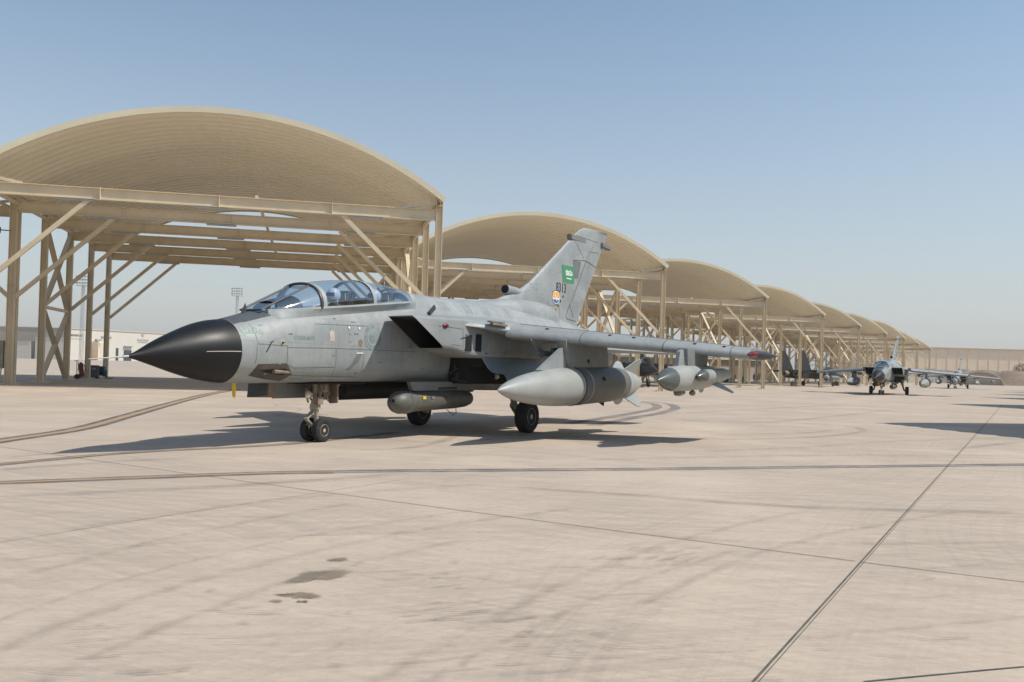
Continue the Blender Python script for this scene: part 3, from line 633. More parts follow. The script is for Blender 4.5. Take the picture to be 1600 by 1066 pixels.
# wing gloves, wings
def wing(sd):
    gl = [];
    for y, xf, xb, zt, zb in ((1.45,-2.45,-7.2,2.52,2.36),(1.6,-2.70,-7.2,2.51,2.32),(1.9,-3.22,-7.2,2.475,2.22),(2.2,-3.76,-7.1,2.42,2.12),(2.26,-3.90,-7.0,2.37,2.16)):
        pr_ = []
        for t in [0,.004,.015,.04,.1,.25,.5,.8,1]:
            pr_.append((xf+(xb-xf)*t, (zt-.16+.16*min(1,(t/.1))**.5)))
        for t in [1,.8,.5,.25,.1,.04,.015,.004]:
            pr_.append((xf+(xb-xf)*t, (zt-.16)-(zt-.16-zb)*min(1,(t/.1))**.6))
        gl.append([(x, y*sd, z) for x, z in pr_])
    g = MB().loft(gl).build('wing_glove', GREY, jet, 50)
    MB().bar((-3.16,1.92*sd,2.425),(-3.55,2.04*sd,2.40),.10,.05).build('glove_vent', RUST, g); MB().bar((-3.12,1.88*sd,2.47),(-3.5,2.0*sd,2.46),.12,.03).build('glove_vent', GREY2, g)
    def sec(y, dx=0):
        t = (y-2.05)/(6.6-2.05); xl = -3.52-(5.90-3.52)*t; xt = -6.2-(7.75-6.2)*t
        zc = 2.29-.35*t; th = .37-.10*t; c = xl-xt; out = []
        P = [(0,0),(.004,.22),(.015,.4),(.04,.6),(.09,.8),(.18,.95),(.32,1),(.5,.9),(.7,.6),(.87,.28),(1,.03)]
        for a, b in P: out.append((xl-c*a, y*sd, zc-.26*th+b*th*.78))
        for a, b in P[:0:-1]: out.append((xl-c*a, y*sd, zc-.26*th-b*th*.22))
        return out
    w = MB().loft([sec(y) for y in (2.05,2.6,3.6,4.6,5.6,6.3,6.57,6.6)]).build('wing', GREY, jet, 50)
    # slat joints on the leading edge and along the top
    for y in (3.45,5.0,6.25):
        s0 = sec(y); mb = MB()
        for (p, q) in zip(s0[-5:]+s0[:6], (s0[-5:]+s0[:6])[1:]):
            n = Vector((0,sd,0)); mb.bar(p, q, .012, .012)
        mb.build('slat_joint', LINE, w, 0)
    a, b_ = [Vector(sec(y)[5])+Vector((0,0,.001)) for y in (2.1,6.5)]
    MB().bar(a, b_, .012, .012).build('slat_joint', LINE, w, 0)
    for y in (2.75,3.95,4.4,5.55,6.1):                   # small latches along the slats
        p = Vector(sec(y)[4]); MB().box(p-Vector((.05,.03,.0)), p+Vector((.05,.03,.012))).build('slat_latch', GREY2, w, 0)
    tf = MB().lathe([(0,.01),(.12,.05),(.4,.09),(1.1,.085),(1.6,.045),(2.0,.006)], (-5.92,6.62*sd,1.925), (-8.2,6.68*sd,1.93), 14).build('wing_tip_fairing', JDARK, w)
    MB().lathe([(0,.012),(.06,.042),(.2,.066),(.40,.080)], (-5.84,6.615*sd,1.927), (-8.2,6.68*sd,1.932), 14).build('navigation_light', RED if sd > 0 else mat('green_glass', (.02,.35,.12), .2), w)
    return w
wing_l, wing_r = wing(1), wing(-1)
def taileron(sd):
    def sec(y, xl, xt, th, z):
        P = [(0,0),(.02,.5),(.1,.85),(.35,1),(.7,.6),(1,.05)]
        return [(xl+(xt-xl)*a, y*sd, z+b*th/2) for a, b in P]+[(xl+(xt-xl)*a, y*sd, z-b*th/2) for a, b in P[:0:-1]]
    return MB().loft([sec(1.15,-8.9,-11.9,.2,2.1),sec(2.2,-9.95,-12.15,.13,2.06),sec(3.35,-11.1,-12.4,.06,2.02),sec(3.42,-11.3,-12.4,.03,2.02)]).build('taileron', GREY, jet, 50)
taileron(1); taileron(-1)

# dorsal hump in front of and under the fin
HUMP = [(-5.2,3.07,.12),(-5.9,3.17,.30),(-6.7,3.27,.42),(-8.0,3.32,.46),(-8.9,3.28,.46),(-9.05,3.1,.44)]
hs = [-5.2-.11*i for i in range(36)]
hump = MB().loft([[(x, hw*math.cos(a), 2.75+(zt-2.75)*max(0,math.sin(a))**.6) for a in [math.pi*k/16 for k in range(17)]] for x in hs for zt, hw in [interp(HUMP, x)]]).build('dorsal_fairing', GREY, jet)
# fin
def FZ(u, v): p = atY(u, v, .06); return (p.x, p.z)
fin_poly = [FZ(*p) for p in ((779,467),(800,457),(817,450),(830,439.6),(860,408),(887.5,379),(901,365),(908,358.6),(915,355.5),(951.7,365.3),(931.4,424),(904,503))]+[(-11.0,2.6),(-7.0,2.7)]
def fin_th(z): return .145-.095*(z-2.8)/3.1
XL = lambda z: None
def fin_mesh():
    # horizontal slices of the outline, each an airfoil
    def ext(z):
        xs_ = []
        for (a, b) in zip(fin_poly, fin_poly[1:]+fin_poly[:1]):
            if (a[1]-z)*(b[1]-z) < 0: xs_.append(a[0]+(b[0]-a[0])*(z-a[1])/(b[1]-a[1]))
        return (max(xs_), min(xs_)) if len(xs_) >= 2 else None
    zt = max(p[1] for p in fin_poly); rings = []
    for i in range(60):
        z = 2.72+(zt-.012-2.72)*i/59; e = ext(z)
        if not e: continue
        th = max(.03, fin_th(z)); P = [(0,0),(.01,.3),(.04,.6),(.12,.9),(.3,1),(.6,.95),(.8,.6),(1,.1)]
        rings.append([(e[0]+(e[1]-e[0])*a, b*th, z) for a, b in P]+[(e[0]+(e[1]-e[0])*a, -b*th, z) for a, b in P[:0:-1]])
    return MB().loft(rings)
fin = fin_mesh().build('fin', GREY, jet, 60)
p = atY(789, 452, 0); MB().tube([(p.x-1.3,0,p.z-.05),(p.x-.5,0,p.z-.02),(p.x,0,p.z)], [.02,.12,.125], 18).build('fin_root_scoop', GREY, fin)
MB().tube([(p.x-.02,0,p.z),(p.x+.004,0,p.z)], .108, 18).build('scoop_mouth', DARK, fin)
p = atY(889, 370, 0); q = atY(930, 379, 0); MB().bar((p.x,0,p.z),(p.x-1.0,0,p.z+.0),.15,.18).build('fin_bullet', GREY2, fin, bevel=.03)
MB().box((p.x,-.06,p.z-.07),(p.x+.008,.06,p.z+.07)).build('fin_bullet_lens', RUST, fin)
p = atY(945, 386.5, 0); MB().bar((p.x+.35,0,p.z+.03),(p.x-.32,0,p.z),.16,.16).build('fin_tail_fairing', GREY2, fin, bevel=.03)
rud = [atY(u, v, .06) for u, v in ((918,404),(883.5,497),(903,505),(935.5,419))]
MB().prism([(r.x,-.115,r.z) for r in rud], (0,.23,0)).build('rudder', GREY, fin, 0) if False else None

fb = bvh_of(fus, nac_l, hump); fnb = bvh_of(fin)
def onto(x, z, tree, off=.004):
    h = tree.ray_cast(Vector((x, 4, z)), Vector((0, -1, 0)))
    if h[0] is None: return None
    return h[0]+(h[1] if h[1].y > 0 else -h[1])*off
def decal(name, poly, m, tree, parent, off=.004, step=.06):
    """flat outline in (x, z) laid on the skin seen from the left side"""
    bm = bmesh.new(); bm.faces.new([bm.verts.new((x, 0, z)) for x, z in poly])
    for k, ax_ in ((0, (1,0,0)), (1, (0,0,1))):
        vals = [p[k] for p in poly]; q = math.floor(min(vals)/step)*step+step
        while q < max(vals):
            co = (q, 0, 0) if k == 0 else (0, 0, q)
            bmesh.ops.bisect_plane(bm, geom=bm.verts[:]+bm.edges[:]+bm.faces[:], plane_co=co, plane_no=ax_, dist=1e-5); q += step
    bmesh.ops.triangulate(bm, faces=bm.faces[:])
    bm.verts.index_update(); vs = [onto(v.co.x, v.co.z, tree, off) for v in bm.verts]; fs = [tuple(v.index for v in f.verts) for f in bm.faces]; bm.free()
    if any(v is None for v in vs): return None
    return MB().add(vs, fs).build(name, m, parent, 0)
def strokes(name, lines, m, tree, parent, w=.012, off=.004):
    b = MB()
    for ln in lines:
        pts = []
        for (a, c) in zip(ln, ln[1:]):
            k = max(1, int(math.hypot(c[0]-a[0], c[1]-a[1])/.08))
            pts += [(a[0]+(c[0]-a[0])*i/k, a[1]+(c[1]-a[1])*i/k) for i in range(k)]
        pts.append(ln[-1]); L, Rr = [], []
        for i, q in enumerate(pts):
            q0, q1 = pts[max(i-1, 0)], pts[min(i+1, len(pts)-1)]; dx, dz = q1[0]-q0[0], q1[1]-q0[1]; l_ = math.hypot(dx, dz) or 1
            nx, nz = -dz/l_*w/2, dx/l_*w/2
            L.append(onto(q[0]+nx, q[1]+nz, tree, off)); Rr.append(onto(q[0]-nx, q[1]-nz, tree, off))
        for i in range(len(pts)-1):
            if None in (L[i], L[i+1], Rr[i], Rr[i+1]): continue
            b.add([L[i], Rr[i], Rr[i+1], L[i+1]], [(0,1,2,3)])
    if b.f: return b.build(name, m, parent, 0)
def S(u, v, y=.655): p = atY(u, v, y); return (p.x, p.z)
def SF(u, v): p = atY(u, v, .09); return (p.x, p.z)
def Z1(a, b): return (180+a*.3125, 400+b*.3125)          # readings from enlarged views
def Z4(a, b): return (820+a*.1688, 340+b*.1688)
def wrap_text(name, body, size, cx, cz, m, tree, parent, slope=0., sx=1., off=.005):
    vs, fs = text_mesh(body, size); out = []
    for v in vs:
        x = cx-v.x*sx; z = cz+v.y+slope*(v.x*sx)                     # the left side is read nose to tail
        h = onto(x, z, tree, off)
        if h is None: return None
        out.append(h)
    return MB().add(out, fs).build(name, m, parent, 0)

PLINE = mat('side_panel_gap', (.12,.135,.14), .7)
# markings on the fin
sq = [SF(*Z4(*p)) for p in ((340,435),(458,460),(456,615),(345,600))]
fl = decal('national_flag', sq, GREEN, fnb, fin, .005)
def inq(q, s, t): return tuple(q[0][i]*(1-s)*(1-t)+q[1][i]*s*(1-t)+q[2][i]*s*t+q[3][i]*(1-s)*t for i in (0, 1))
scr = []
random.seed(3)
for row in (.30, .40, .50):
    s = .27
    while s < .80:
        k = random.choice((0, 1, 2, 3))
        if k == 0: scr.append([inq(sq, s, row-.055), inq(sq, s+.01, row+.05)])
        elif k == 1: scr.append([inq(sq, s, row+.03), inq(sq, s+.05, row+.05), inq(sq, s+.09, row), inq(sq, s+.06, row-.03), inq(sq, s+.03, row)]); s += .05
        elif k == 2: scr.append([inq(sq, s, row-.05), inq(sq, s+.02, row+.04), inq(sq, s+.08, row+.045), inq(sq, s+.085, row-.02)]); s += .05
        else: scr.append([inq(sq, s, row+.04), inq(sq, s+.11, row+.045)]); s += .07
        s += .035
if fl:
    strokes('flag_script', scr, WHITE, fnb, fl, .024, .008)
    strokes('flag_sword', [[inq(sq, .33, .73), inq(sq, .55, .745), inq(sq, .74, .74)], [inq(sq, .66, .71), inq(sq, .67, .775)]], WHITE, fnb, fl, .03, .008)
c_ = SF(*Z4(330,654)); wrap_text('tail_number', '8313', .37, c_[0], c_[1], INK, fnb, fin, .0, .86)
c_ = SF(*Z4(279,741))
def disc(c, rx, rz, a0=0, a1=2*math.pi, n=28): return [(c[0]+rx*math.cos(a0+(a1-a0)*k/n), c[1]+rz*math.sin(a0+(a1-a0)*k/n)) for k in range(n if a1-a0 > 6.2 else n+1)]
em = decal('squadron_badge', disc(c_, .235, .205), INK, fnb, fin, .005)
if em:
    decal('badge_ring', disc(c_, .215, .187), WHITE, fnb, em, .008)
    decal('badge_top', disc((c_[0], c_[1]+.01), .18, .155, -.15, math.pi+.15), ORANGE, fnb, em, .011)
    decal('badge_base', disc((c_[0], c_[1]-.01), .18, .155, math.pi+.3, 2*math.pi-.3), BLUE, fnb, em, .011)
    strokes('badge_bird', [[(c_[0]+.09, c_[1]+.07), (c_[0]+.02, c_[1]+.02), (c_[0]-.05, c_[1]-.03), (c_[0]-.1, c_[1]-.01)], [(c_[0]+.0, c_[1]+.0), (c_[0]-.04, c_[1]-.1)]], WHITE, fnb, em, .035, .014)
vent = decal('fin_vent', [SF(*Z4(*p)) for p in ((448,395),(522,412),(490,565),(455,560))], mat('vent_grey', (.13,.15,.155), .7), fnb, fin, .006)  # plain grey strip beside the flag
strokes('rudder_hinge', [[SF(*Z4(570,410)), SF(*Z4(500,600)), SF(*Z4(378,915)), SF(*Z4(395,940)), SF(*Z4(490,962))], [SF(*Z4(418,805)), SF(*Z4(382,905))], [SF(*Z4(418,805)), SF(*Z4(462,930))], [SF(*Z4(570,402)), SF(*Z4(685,467))], [SF(*Z4(450,393)), SF(*Z4(575,402))]], LINE, fnb, fin, .022, .006)
for ln in ([SF(*Z4(490,165)), SF(*Z4(690,235))], [SF(*Z4(470,215)), SF(*Z4(550,380))], [SF(*Z4(655,235)), SF(*Z4(580,390))], [SF(*Z4(605,318)), SF(*Z4(700,330))], [SF(*Z4(165,808)), SF(*Z4(320,818))], [SF(*Z4(318,818)), SF(*Z4(316,930))]): strokes('fin_panel_line', [ln], LINE, fnb, fin, .012, .005)
for a, b in ((346,732),(323,774),(298,816),(273,858),(255,890),(255,980)):
    q = SF(*Z4(a, b)); decal('fin_port', disc(q, .045, .04, n=12), INK, fnb, fin, .006)
decal('fin_root_patch', [SF(*Z4(*p)) for p in ((172,812),(312,820),(310,930),(176,905))], mat('brownish_patch', (.30,.285,.25), .7, var=.2), fnb, fin, .004)

# markings and openings on the nose and side
for ln in (
    ((620,335),(645,400),(655,480),(640,560),(600,630)), ((870,450),(868,540),(905,560),(1100,556)), ((870,458),(1100,462),(1240,468),(1500,480)), ((1105,462),(1105,600)), ((1240,480),(1240,600)),
    ((730,440),(725,540)), ((1010,340),(1290,352)), ((730,340),(735,440),(870,450)), ((905,600),(1100,603),(1240,606)), ((1430,490),(1430,600)), ((1080,372),(1080,330))): strokes('panel_line', [[S(*Z1(*p)) for p in ln]], PLINE, fb, fus, .010)
strokes('hatch_outline', [[S(*Z1(*p)) for p in ln] for ln in (((915,560),(990,563),(985,618),(912,614),(915,560)), ((925,575),(975,577)))], FADED, fb, fus, .014)
decal('gun_trough', [S(*Z1(*p)) for p in ((738,542),(865,537),(885,560),(908,592),(884,628),(800,618),(718,600))], mat('gun_trough_brown', (.085,.07,.06), .85, var=.3), fb, fus, .004)  # flat dark brown decal in the outline of the trough
decal('gun_port', [S(*Z1(*p)) for p in ((752,574),(800,566),(870,564),(876,578),(872,596),(830,592),(790,584))], DARK, fb, fus, .008)
p = S(*Z1(858,580)); h = onto(p[0], p[1], fb, 0); MB().tube([h+Vector((-.3,-.03,0)), h+Vector((.22,.02,0))], .035, 10).build('gun_barrel', RUST, fus)
strokes('pitot_vane', [[S(*Z1(*p)) for p in ((805,425),(795,432),(785,452),(770,480))]], INK, fb, fus, .022, .012)
q = S(*Z1(846,434)); av = decal('sensor_plate', disc(q, .055, .05), GEARM, fb, fus, .006)
h = onto(q[0], q[1], fb, 0); MB().tube([h, h+Vector((0,.05,0))], [.02,.01], 10).build('sensor_pin', INK, fus)
decal('repair_patch', [S(*Z1(*p)) for p in ((1074,380),(1086,370),(1098,380),(1098,428),(1074,428))], mat('pinkish_primer', (.42,.38,.35), .7), fb, fus, .006)
stp = decal('boarding_step', [S(*Z1(*p)) for p in ((1208,492),(1234,490),(1215,530),(1185,566),(1160,568),(1180,550))], mat('step_grey', (.13,.145,.14), .7), fb, fus, .006)
strokes('step_edge', [[S(*Z1(*p)) for p in ((1205,486),(1238,486))]], WHITE, fb, fus, .02, .01)
c_ = S(*Z1(1286,407))
for rr, m in ((.25,FADED),(.175,GREY),(.13,FADED)):
    decal('roundel', disc(c_, rr*.98, rr), m, fb, fus, .004+.003*(.3-rr)*10)
strokes('roundel_emblem', [[(c_[0]-.06,c_[1]-.05),(c_[0],c_[1]+.07),(c_[0]+.06,c_[1]-.05)], [(c_[0]-.05,c_[1]+.04),(c_[0]+.05,c_[1]+.04)]], GREY, fb, fus, .025, .013)
random.seed(11)
def squiggle(x0, x1, z, h, n):
    L = []
    for k in range(n):
        a = x0+(x1-x0)*k/n; b = x0+(x1-x0)*(k+.75)/n; t = random.choice((0, 1, 2))
        if t == 0: L.append([(a, z), (b, z)])
        elif t == 1: L.append([(a, z), ((a+b)/2, z+h), (b, z)])
        else: L.append([(a, z+h), (a, z), (b, z), (b, z+h*.5)])
    return L
a, b = S(*Z1(668,382)), S(*Z1(768,376)); strokes('arabic_lettering', squiggle(b[0], a[0], a[1], .07, 9)+[[(a[0],a[1]-.045),(a[0]-.1,a[1]-.03)], [(a[0]-.3,a[1]+.09),(a[0]-.36,a[1]+.09)]], FADEG, fb, fus, .03)
c_ = S(*Z1(708,422)); wrap_text('stencil_lettering', 'GUL SQBR TAG', .115, c_[0], c_[1], FADEG, fb, fus, 0, .9)
c_ = S(*Z1(950,410)); wrap_text('stencil_lettering', 'C RSAF 8313', .09, c_[0], c_[1], FADED, fb, fus, 0, 1.)
for k, (a, b) in enumerate(((1172,362),(1222,365))):
    q = S(*Z1(a, b)); decal('warning_triangle', [(q[0]-.05,q[1]+.045),(q[0]+.05,q[1]+.045),(q[0],q[1]-.05)], FADED, fb, fus, .006)
    decal('triangle_centre', [(q[0]-.03,q[1]+.03),(q[0]+.03,q[1]+.03),(q[0],q[1]-.025)], WHITE, fb, fus, .009)
q = S(*Z1(1226,434)); decal('access_cap', disc(q, .06, .06), RUST, fb, fus, .005)
p = atY(696, 509, 1.59); MB().lathe([(0,.004),(.04,.038),(.10,.048),(.16,.04),(.22,.012)], (p.x+.1,1.585,p.z),(p.x-.3,1.585,p.z),14).build('red_beacon', RED, nac_l)
for dx in (0,.14):
    MB().tube([(-4.35-dx,.0,3.05),(-4.35-dx,.0,3.115)], [.05,.025], 10).build('red_cover', RED, fus)
MB().bar((-2.75,.60,2.62),(-3.0,.56,2.78),.03,.10).build('blade_aerial', INK, fus)
MB().prism([(1.95,.0,2.29),(1.80,.0,2.33),(1.84,.0,2.50)], (0,.015,0)).build('blade_aerial', INK, fus, 0)
strokes('spine_line', [[(x, 3.02), (x-.01, 2.72)] for x in (-3.35,-3.48,-3.6,-4.3,-4.42,-4.53,-5.05,-5.17,-5.28,-6.1,-6.2)], LINE, fb, fus, .012, .004)
random.seed(31)
for k in range(46):
    x, z = random.uniform(-8.5, 2.0), random.uniform(1.25, 2.35); l_ = random.uniform(.04, .13)
    strokes('stencil', [[(x, z), (x-l_, z)]], random.choice((FADED, PLINE, PLINE)), fb, fus, random.choice((.014, .022, .03)))
for k in range(16):
    x, z = random.uniform(-10.4, -7.6), random.uniform(3.2, 4.6)
    if onto(x, z, fnb) is not None: strokes('stencil', [[(x, z), (x-.08, z)]], PLINE, fnb, fin, .016)
for ln in (((-1.7,2.3),(-2.6,2.28),(-2.62,1.9)), ((-2.2,1.95),(-2.55,1.93)), ((-3.6,2.2),(-5.8,2.18)), ((-4.4,2.35),(-4.4,1.75))): strokes('intake_panel_line', [list(ln)], PLINE, fb, nac_l, .010)
# anti-glare panel ahead of the windscreen
ag = MB()
top_b = bvh_of(fus)
def top_at(x, y, off=.005):
    h = top_b.ray_cast(Vector((x, y, 5)), Vector((0,0,-1))); return h[0]+Vector((0,0,off))
cols = [[top_at(2.35-.07*i, (-1+2*j/8)*(.30 if i < 3 else .30+.006*i)) for j in range(9)] for i in range(12)]
ag.loft(cols, closed=False).build('anti_glare_panel', mat('dark_slate_paint', (.075,.085,.095), .5), fus)

# canopy: glass shells over the cockpit, framed
TOP = [(1.70,2.40),(1.29,2.62),(.91,2.815),(.55,2.945),(.17,3.035),(-.36,3.115),(-.93,3.155),(-1.52,3.155),(-1.94,3.125),(-2.64,3.055)]
SILL = [(1.80,2.355,.10),(1.55,2.38,.33),(1.2,2.415,.46),(.56,2.49,.565),(-.2,2.575,.60),(-.95,2.665,.605),(-1.9,2.775,.57),(-2.64,2.86,.50)]
def arch(x, n=20, grow=0., pw=.85):
    zt = interp(TOP, x)[0]; zs, hw = interp(SILL, x); out = []
    for k in range(n+1):
        a = math.pi*k/n; out.append((x, (hw+grow)*sgn(math.cos(a))*abs(math.cos(a))**pw, zs+(zt+grow-zs)*math.sin(a)**pw))
    return out
ws_secs = []
WF = [( (1.70, .27, 2.375), (1.66,0,2.41), (.52,0,2.95), (.53,.24,2.925) )]
can = MB().loft([arch(x) for x in [.52-.08*i for i in range(40) if .52-.08*i > -2.2]+[-2.24]], closed=False).build('canopy', GLASS, jet, 60)
wsm = MB()
tp = lambda s, x: None
for sgnd in (1, -1):
    pass
A0, A1, A2, A3 = Vector((1.70,-.25,2.39)), Vector((1.70,.25,2.39)), Vector((.53,.25,2.925)), Vector((.53,-.25,2.925))
flat = MB().add([A0,A1,A2,A3], [(0,1,2,3)])
side = arch(.53)
for s in (1, -1):
    pts_arch = [Vector(p) for p in side if p[1]*s >= .2]; pts_arch.sort(key=lambda q: q.z)     # foot to top
    pts_arch[-1] = Vector((.53, .25*s, 2.925)); f0 = Vector((1.70,.25*s,2.39)); n = len(pts_arch)
    foot = pts_arch[0]
    rows = []
    for j in range(9):
        t = j/8; base = f0.lerp(foot, t)
        base.y = s*interp([(x, hw) for x, z, hw in SILL], base.x)[0] if t > .12 else base.y; base.z = 2.385+(foot.z-2.385)*t
        topp = f0.lerp(pts_arch[-1], t)
        rows.append([base.lerp(topp, k/6)+Vector((0,s*.10*math.sin(math.pi*k/6)*t,.04*math.sin(math.pi*k/6)*t)) for k in range(7)])
    flat.loft(rows, closed=False)
ws = flat.build('windscreen', GLASS, jet, 45)
FR = mat('canopy_frame_grey', (.30,.33,.33), .5); FRD = mat('windscreen_frame_dark', (.05,.05,.055), .4)
MB().tube([Vector(p)+Vector((.01,0,0)) for p in arch(.53, 24, .012)], .028, 8).build('windscreen_arch', FRD, ws)
for s in (1, -1): MB().tube([(1.71,.25*s,2.395),(.53,.25*s,2.932)], .018, 8).build('windscreen_post', FRD, ws)
MB().tube([(1.71,-.26,2.393),(1.71,.26,2.393)], .018, 8).build('windscreen_sill', FRD, ws)
MB().loft([arch(x, 24, .012) for x in (.49,.40)]+[arch(x, 24, .0) for x in (.40,.49)], False, False, False).build('canopy_frame', FR, can)
MB().loft([arch(x, 24, .010) for x in (-.88,-.98)]+[arch(x, 24, -.02) for x in (-.98,-.88)], False, False, False).build('canopy_frame', FR, can)
MB().loft([arch(x, 24, .010) for x in (-2.18,-2.30)], False, False, False).build('canopy_frame', FR, can)
for s in (1, -1):
    rows = []
    for i in range(40):
        x = 1.6-(1.6+2.35)*i/39; z, hw = interp(SILL, x)
        q_ = onto(x, z-.13, fb, .006); yo = q_.y if q_ is not None and x < 1.5 else hw+.03
        rows.append([(x, s*(hw+.012), z+.035),(x, s*(hw+.02), z+.0),(x, s*(hw*.4+yo*.6+.006), z-.06),(x, s*yo, z-.13),(x, s*(yo-.05), z-.13),(x, s*(hw-.05), z+.025)])
    MB().loft(rows).build('canopy_rail', FR, can)
# cockpit tub and seats
deck = MB()
deck.loft([[(x, -hw+.05, z+.02), (x, hw-.05, z+.02)] for x in [1.5-.2*i for i in range(19)] for z, hw in [interp(SILL, x)]], closed=False).build('cockpit_deck', mat('cockpit_grey', (.10,.115,.125), .7), jet)
MB().loft([[(1.35,.34*c,2.42+.16*max(0,s)) for c, s in [(math.cos(math.pi*k/8), math.sin(math.pi*k/8)) for k in range(9)]], [(.85,.42*c,2.46+.26*max(0,s)) for c, s in [(math.cos(math.pi*k/8), math.sin(math.pi*k/8)) for k in range(9)]]], closed=False).build('instrument_coaming', SEATM, jet)
MB().bar((-.98,0,2.68),(-1.22,0,2.74),.80,.22).build('rear_instrument_coaming', SEATM, jet, bevel=.05)
for x, z in ((-.66,2.50),(-2.0,2.58)):
    st = MB().bar((x-.05,0,z-.1),(x-.16,0,z+.42),.34,.16,(1,0,0)).build('ejection_seat', SEATM, jet, bevel=.03)
    MB().box((x-.20,-.14,z+.24),(x-.02,.14,z+.44)).build('headrest', mat('headrest_pad', (.13,.15,.16), .8), st, bevel=.03)
    MB().bar((x+.02,.08,z+.38),(x+.0,.08,z+.25),.015,.015).build('seat_handle', YELLOW, st)

# nose gear
def wheel(parent, c, r, w, rim_r):
    c = Vector(c); y = Vector((0,1,0))
    wl = MB().lathe([(-w*.45,r*.62),(-w*.5,r*.72),(-w*.47,r*.9),(-w*.36,r*.985),(-w*.15,r),(w*.15,r),(w*.36,r*.985),(w*.47,r*.9),(w*.5,r*.72),(w*.45,r*.62)], c, c+y, 36).build('wheel', TYRE, parent)
    for s in (1, -1):
        MB().lathe([(w*.30,rim_r*1.0),(w*.44,rim_r*1.02),(w*.47,rim_r*.97),(w*.40,rim_r*.86),(w*.36,rim_r*.5),(w*.44,rim_r*.42),(w*.46,rim_r*.2),(w*.46,.005)], c, c+y*s, 24).build('rim', RIM, wl)
        b = MB()
        for k in range(8):
            a = 2*math.pi*k/8; q = c+Vector((math.cos(a)*rim_r*.68, s*w*.36, math.sin(a)*rim_r*.68)); b.tube([q, q+y*s*w*.06], rim_r*.09, 8)
        b.build('wheel_nut', DARK, wl)
    return wl
ng = MB().tube([(-.02,0,.3),(-.02,0,.62),(-.02,0,.621),(0,0,1.2)], [.045,.045,.075,.085], 14).build('nose_gear', GEARM, jet)
MB().tube([(-.02,-.2,.225),(-.02,.2,.225)], .05, 12).build('axle', GEARM, ng)
for s in (1,-1): MB().tube([(-.02,.06*s,.3),(-.02,.05*s,.225)], .05, 10).build('fork', GEARM, ng)
MB().bar((.06,.0,.60),(.26,.0,.44),.09,.03).bar((.26,.0,.44),(.05,.0,.28),.08,.03).build('torque_link', GEARM, ng)
MB().tube([(.04,.0,.66),(.07,.0,.66)], .10, 14).tube([(-.02,0,.72),(-.02,0,.80)], .11, 14).build('steering_collar', GEARM, ng)
MB().tube([(-.08,0,.75),(-.75,0,1.18)], .035, 10).build('drag_strut', GEARM, ng)
b = MB(); random.seed(5)
for k in range(12):
    a = Vector((random.uniform(-.12,.16), random.uniform(-.16,.2), random.uniform(.72,.85))); e = a+Vector((random.uniform(-.12,.12), random.uniform(-.1,.1), random.uniform(.2,.45)))
    b.tube([a, a.lerp(e,.5)+Vector((random.uniform(-.05,.05),random.uniform(-.05,.05),0)), e], random.uniform(.010,.022), 7)
b.box((.02,.09,.72),(.16,.2,.86)).box((-.16,-.2,.85),(.1,-.1,1.02)).box((-.12,.1,.95),(.06,.2,1.12)).build('hydraulic_lines', RUST, ng)
MB().lathe([(0,.02),(.05,.055),(.11,.075),(.13,.078)], (.16,.06,.90),(.4,.07,.89),16).build('taxi_light', GEARM, ng); MB().lathe([(.122,.068),(.134,.066),(.138,.01)], (.16,.06,.90),(.4,.07,.89),16).build('taxi_light_lens', LAMP, ng)
for s in (1,-1): wheel(ng, (-.02,.15*s,.225), .225, .15, .115)
MB().prism([(-.34,.22,1.14),(-.33,.24,.74),(-.36,.02,.72),(-.38,-.22,.9),(-.38,-.22,1.14)], (-.03,0,0)).build('nose_gear_door', RUST, ng, 0)
p0, p1, p2 = atY(427,623,-.36), atY(488,623,-.36), atY(427,600,-.36)
MB().prism([(p0.x,-.36,1.15),(p1.x,-.36,1.15),(p1.x,-.40,p1.z+.02),(p0.x,-.40,p0.z)], (0,.03,0)).build('nose_gear_door', GREY2, ng, 0)
p0, p1 = atY(389,621,-.36), atY(426,621,-.36)
fd = MB().prism([(p0.x,-.34,1.15),(p1.x,-.34,1.15),(p1.x,-.36,p1.z),(p0.x,-.36,p0.z)], (0,.05,0)).build('nose_gear_door', RUST, ng, 0)
MB().prism([(p0.x+.02,-.36,1.15),(p0.x+.05,-.36,p0.z),(p0.x+.05,.1,p0.z+.05),(p0.x+.02,.1,1.15)], (-.05,0,0)).build('door_frame', INK, fd, 0)
MB().box((1.5,-.02,1.0),(1.53,.02,1.13)).build('belly_aerial', INK, fus)
p = atY(365,610,.0); MB().prism([(p.x,-.04,1.12),(p.x,.05,1.12),(p.x-.01,.045,.90),(p.x-.02,.0,.86),(p.x-.01,-.03,.90)], (.012,0,0)).build('yellow_streamer', YELLOW, fus, 0)
# bay behind nose gear
MB().box((-1.1,-.28,1.10),(.5,.28,1.135)).build('gear_bay', DARK, fus, 0)
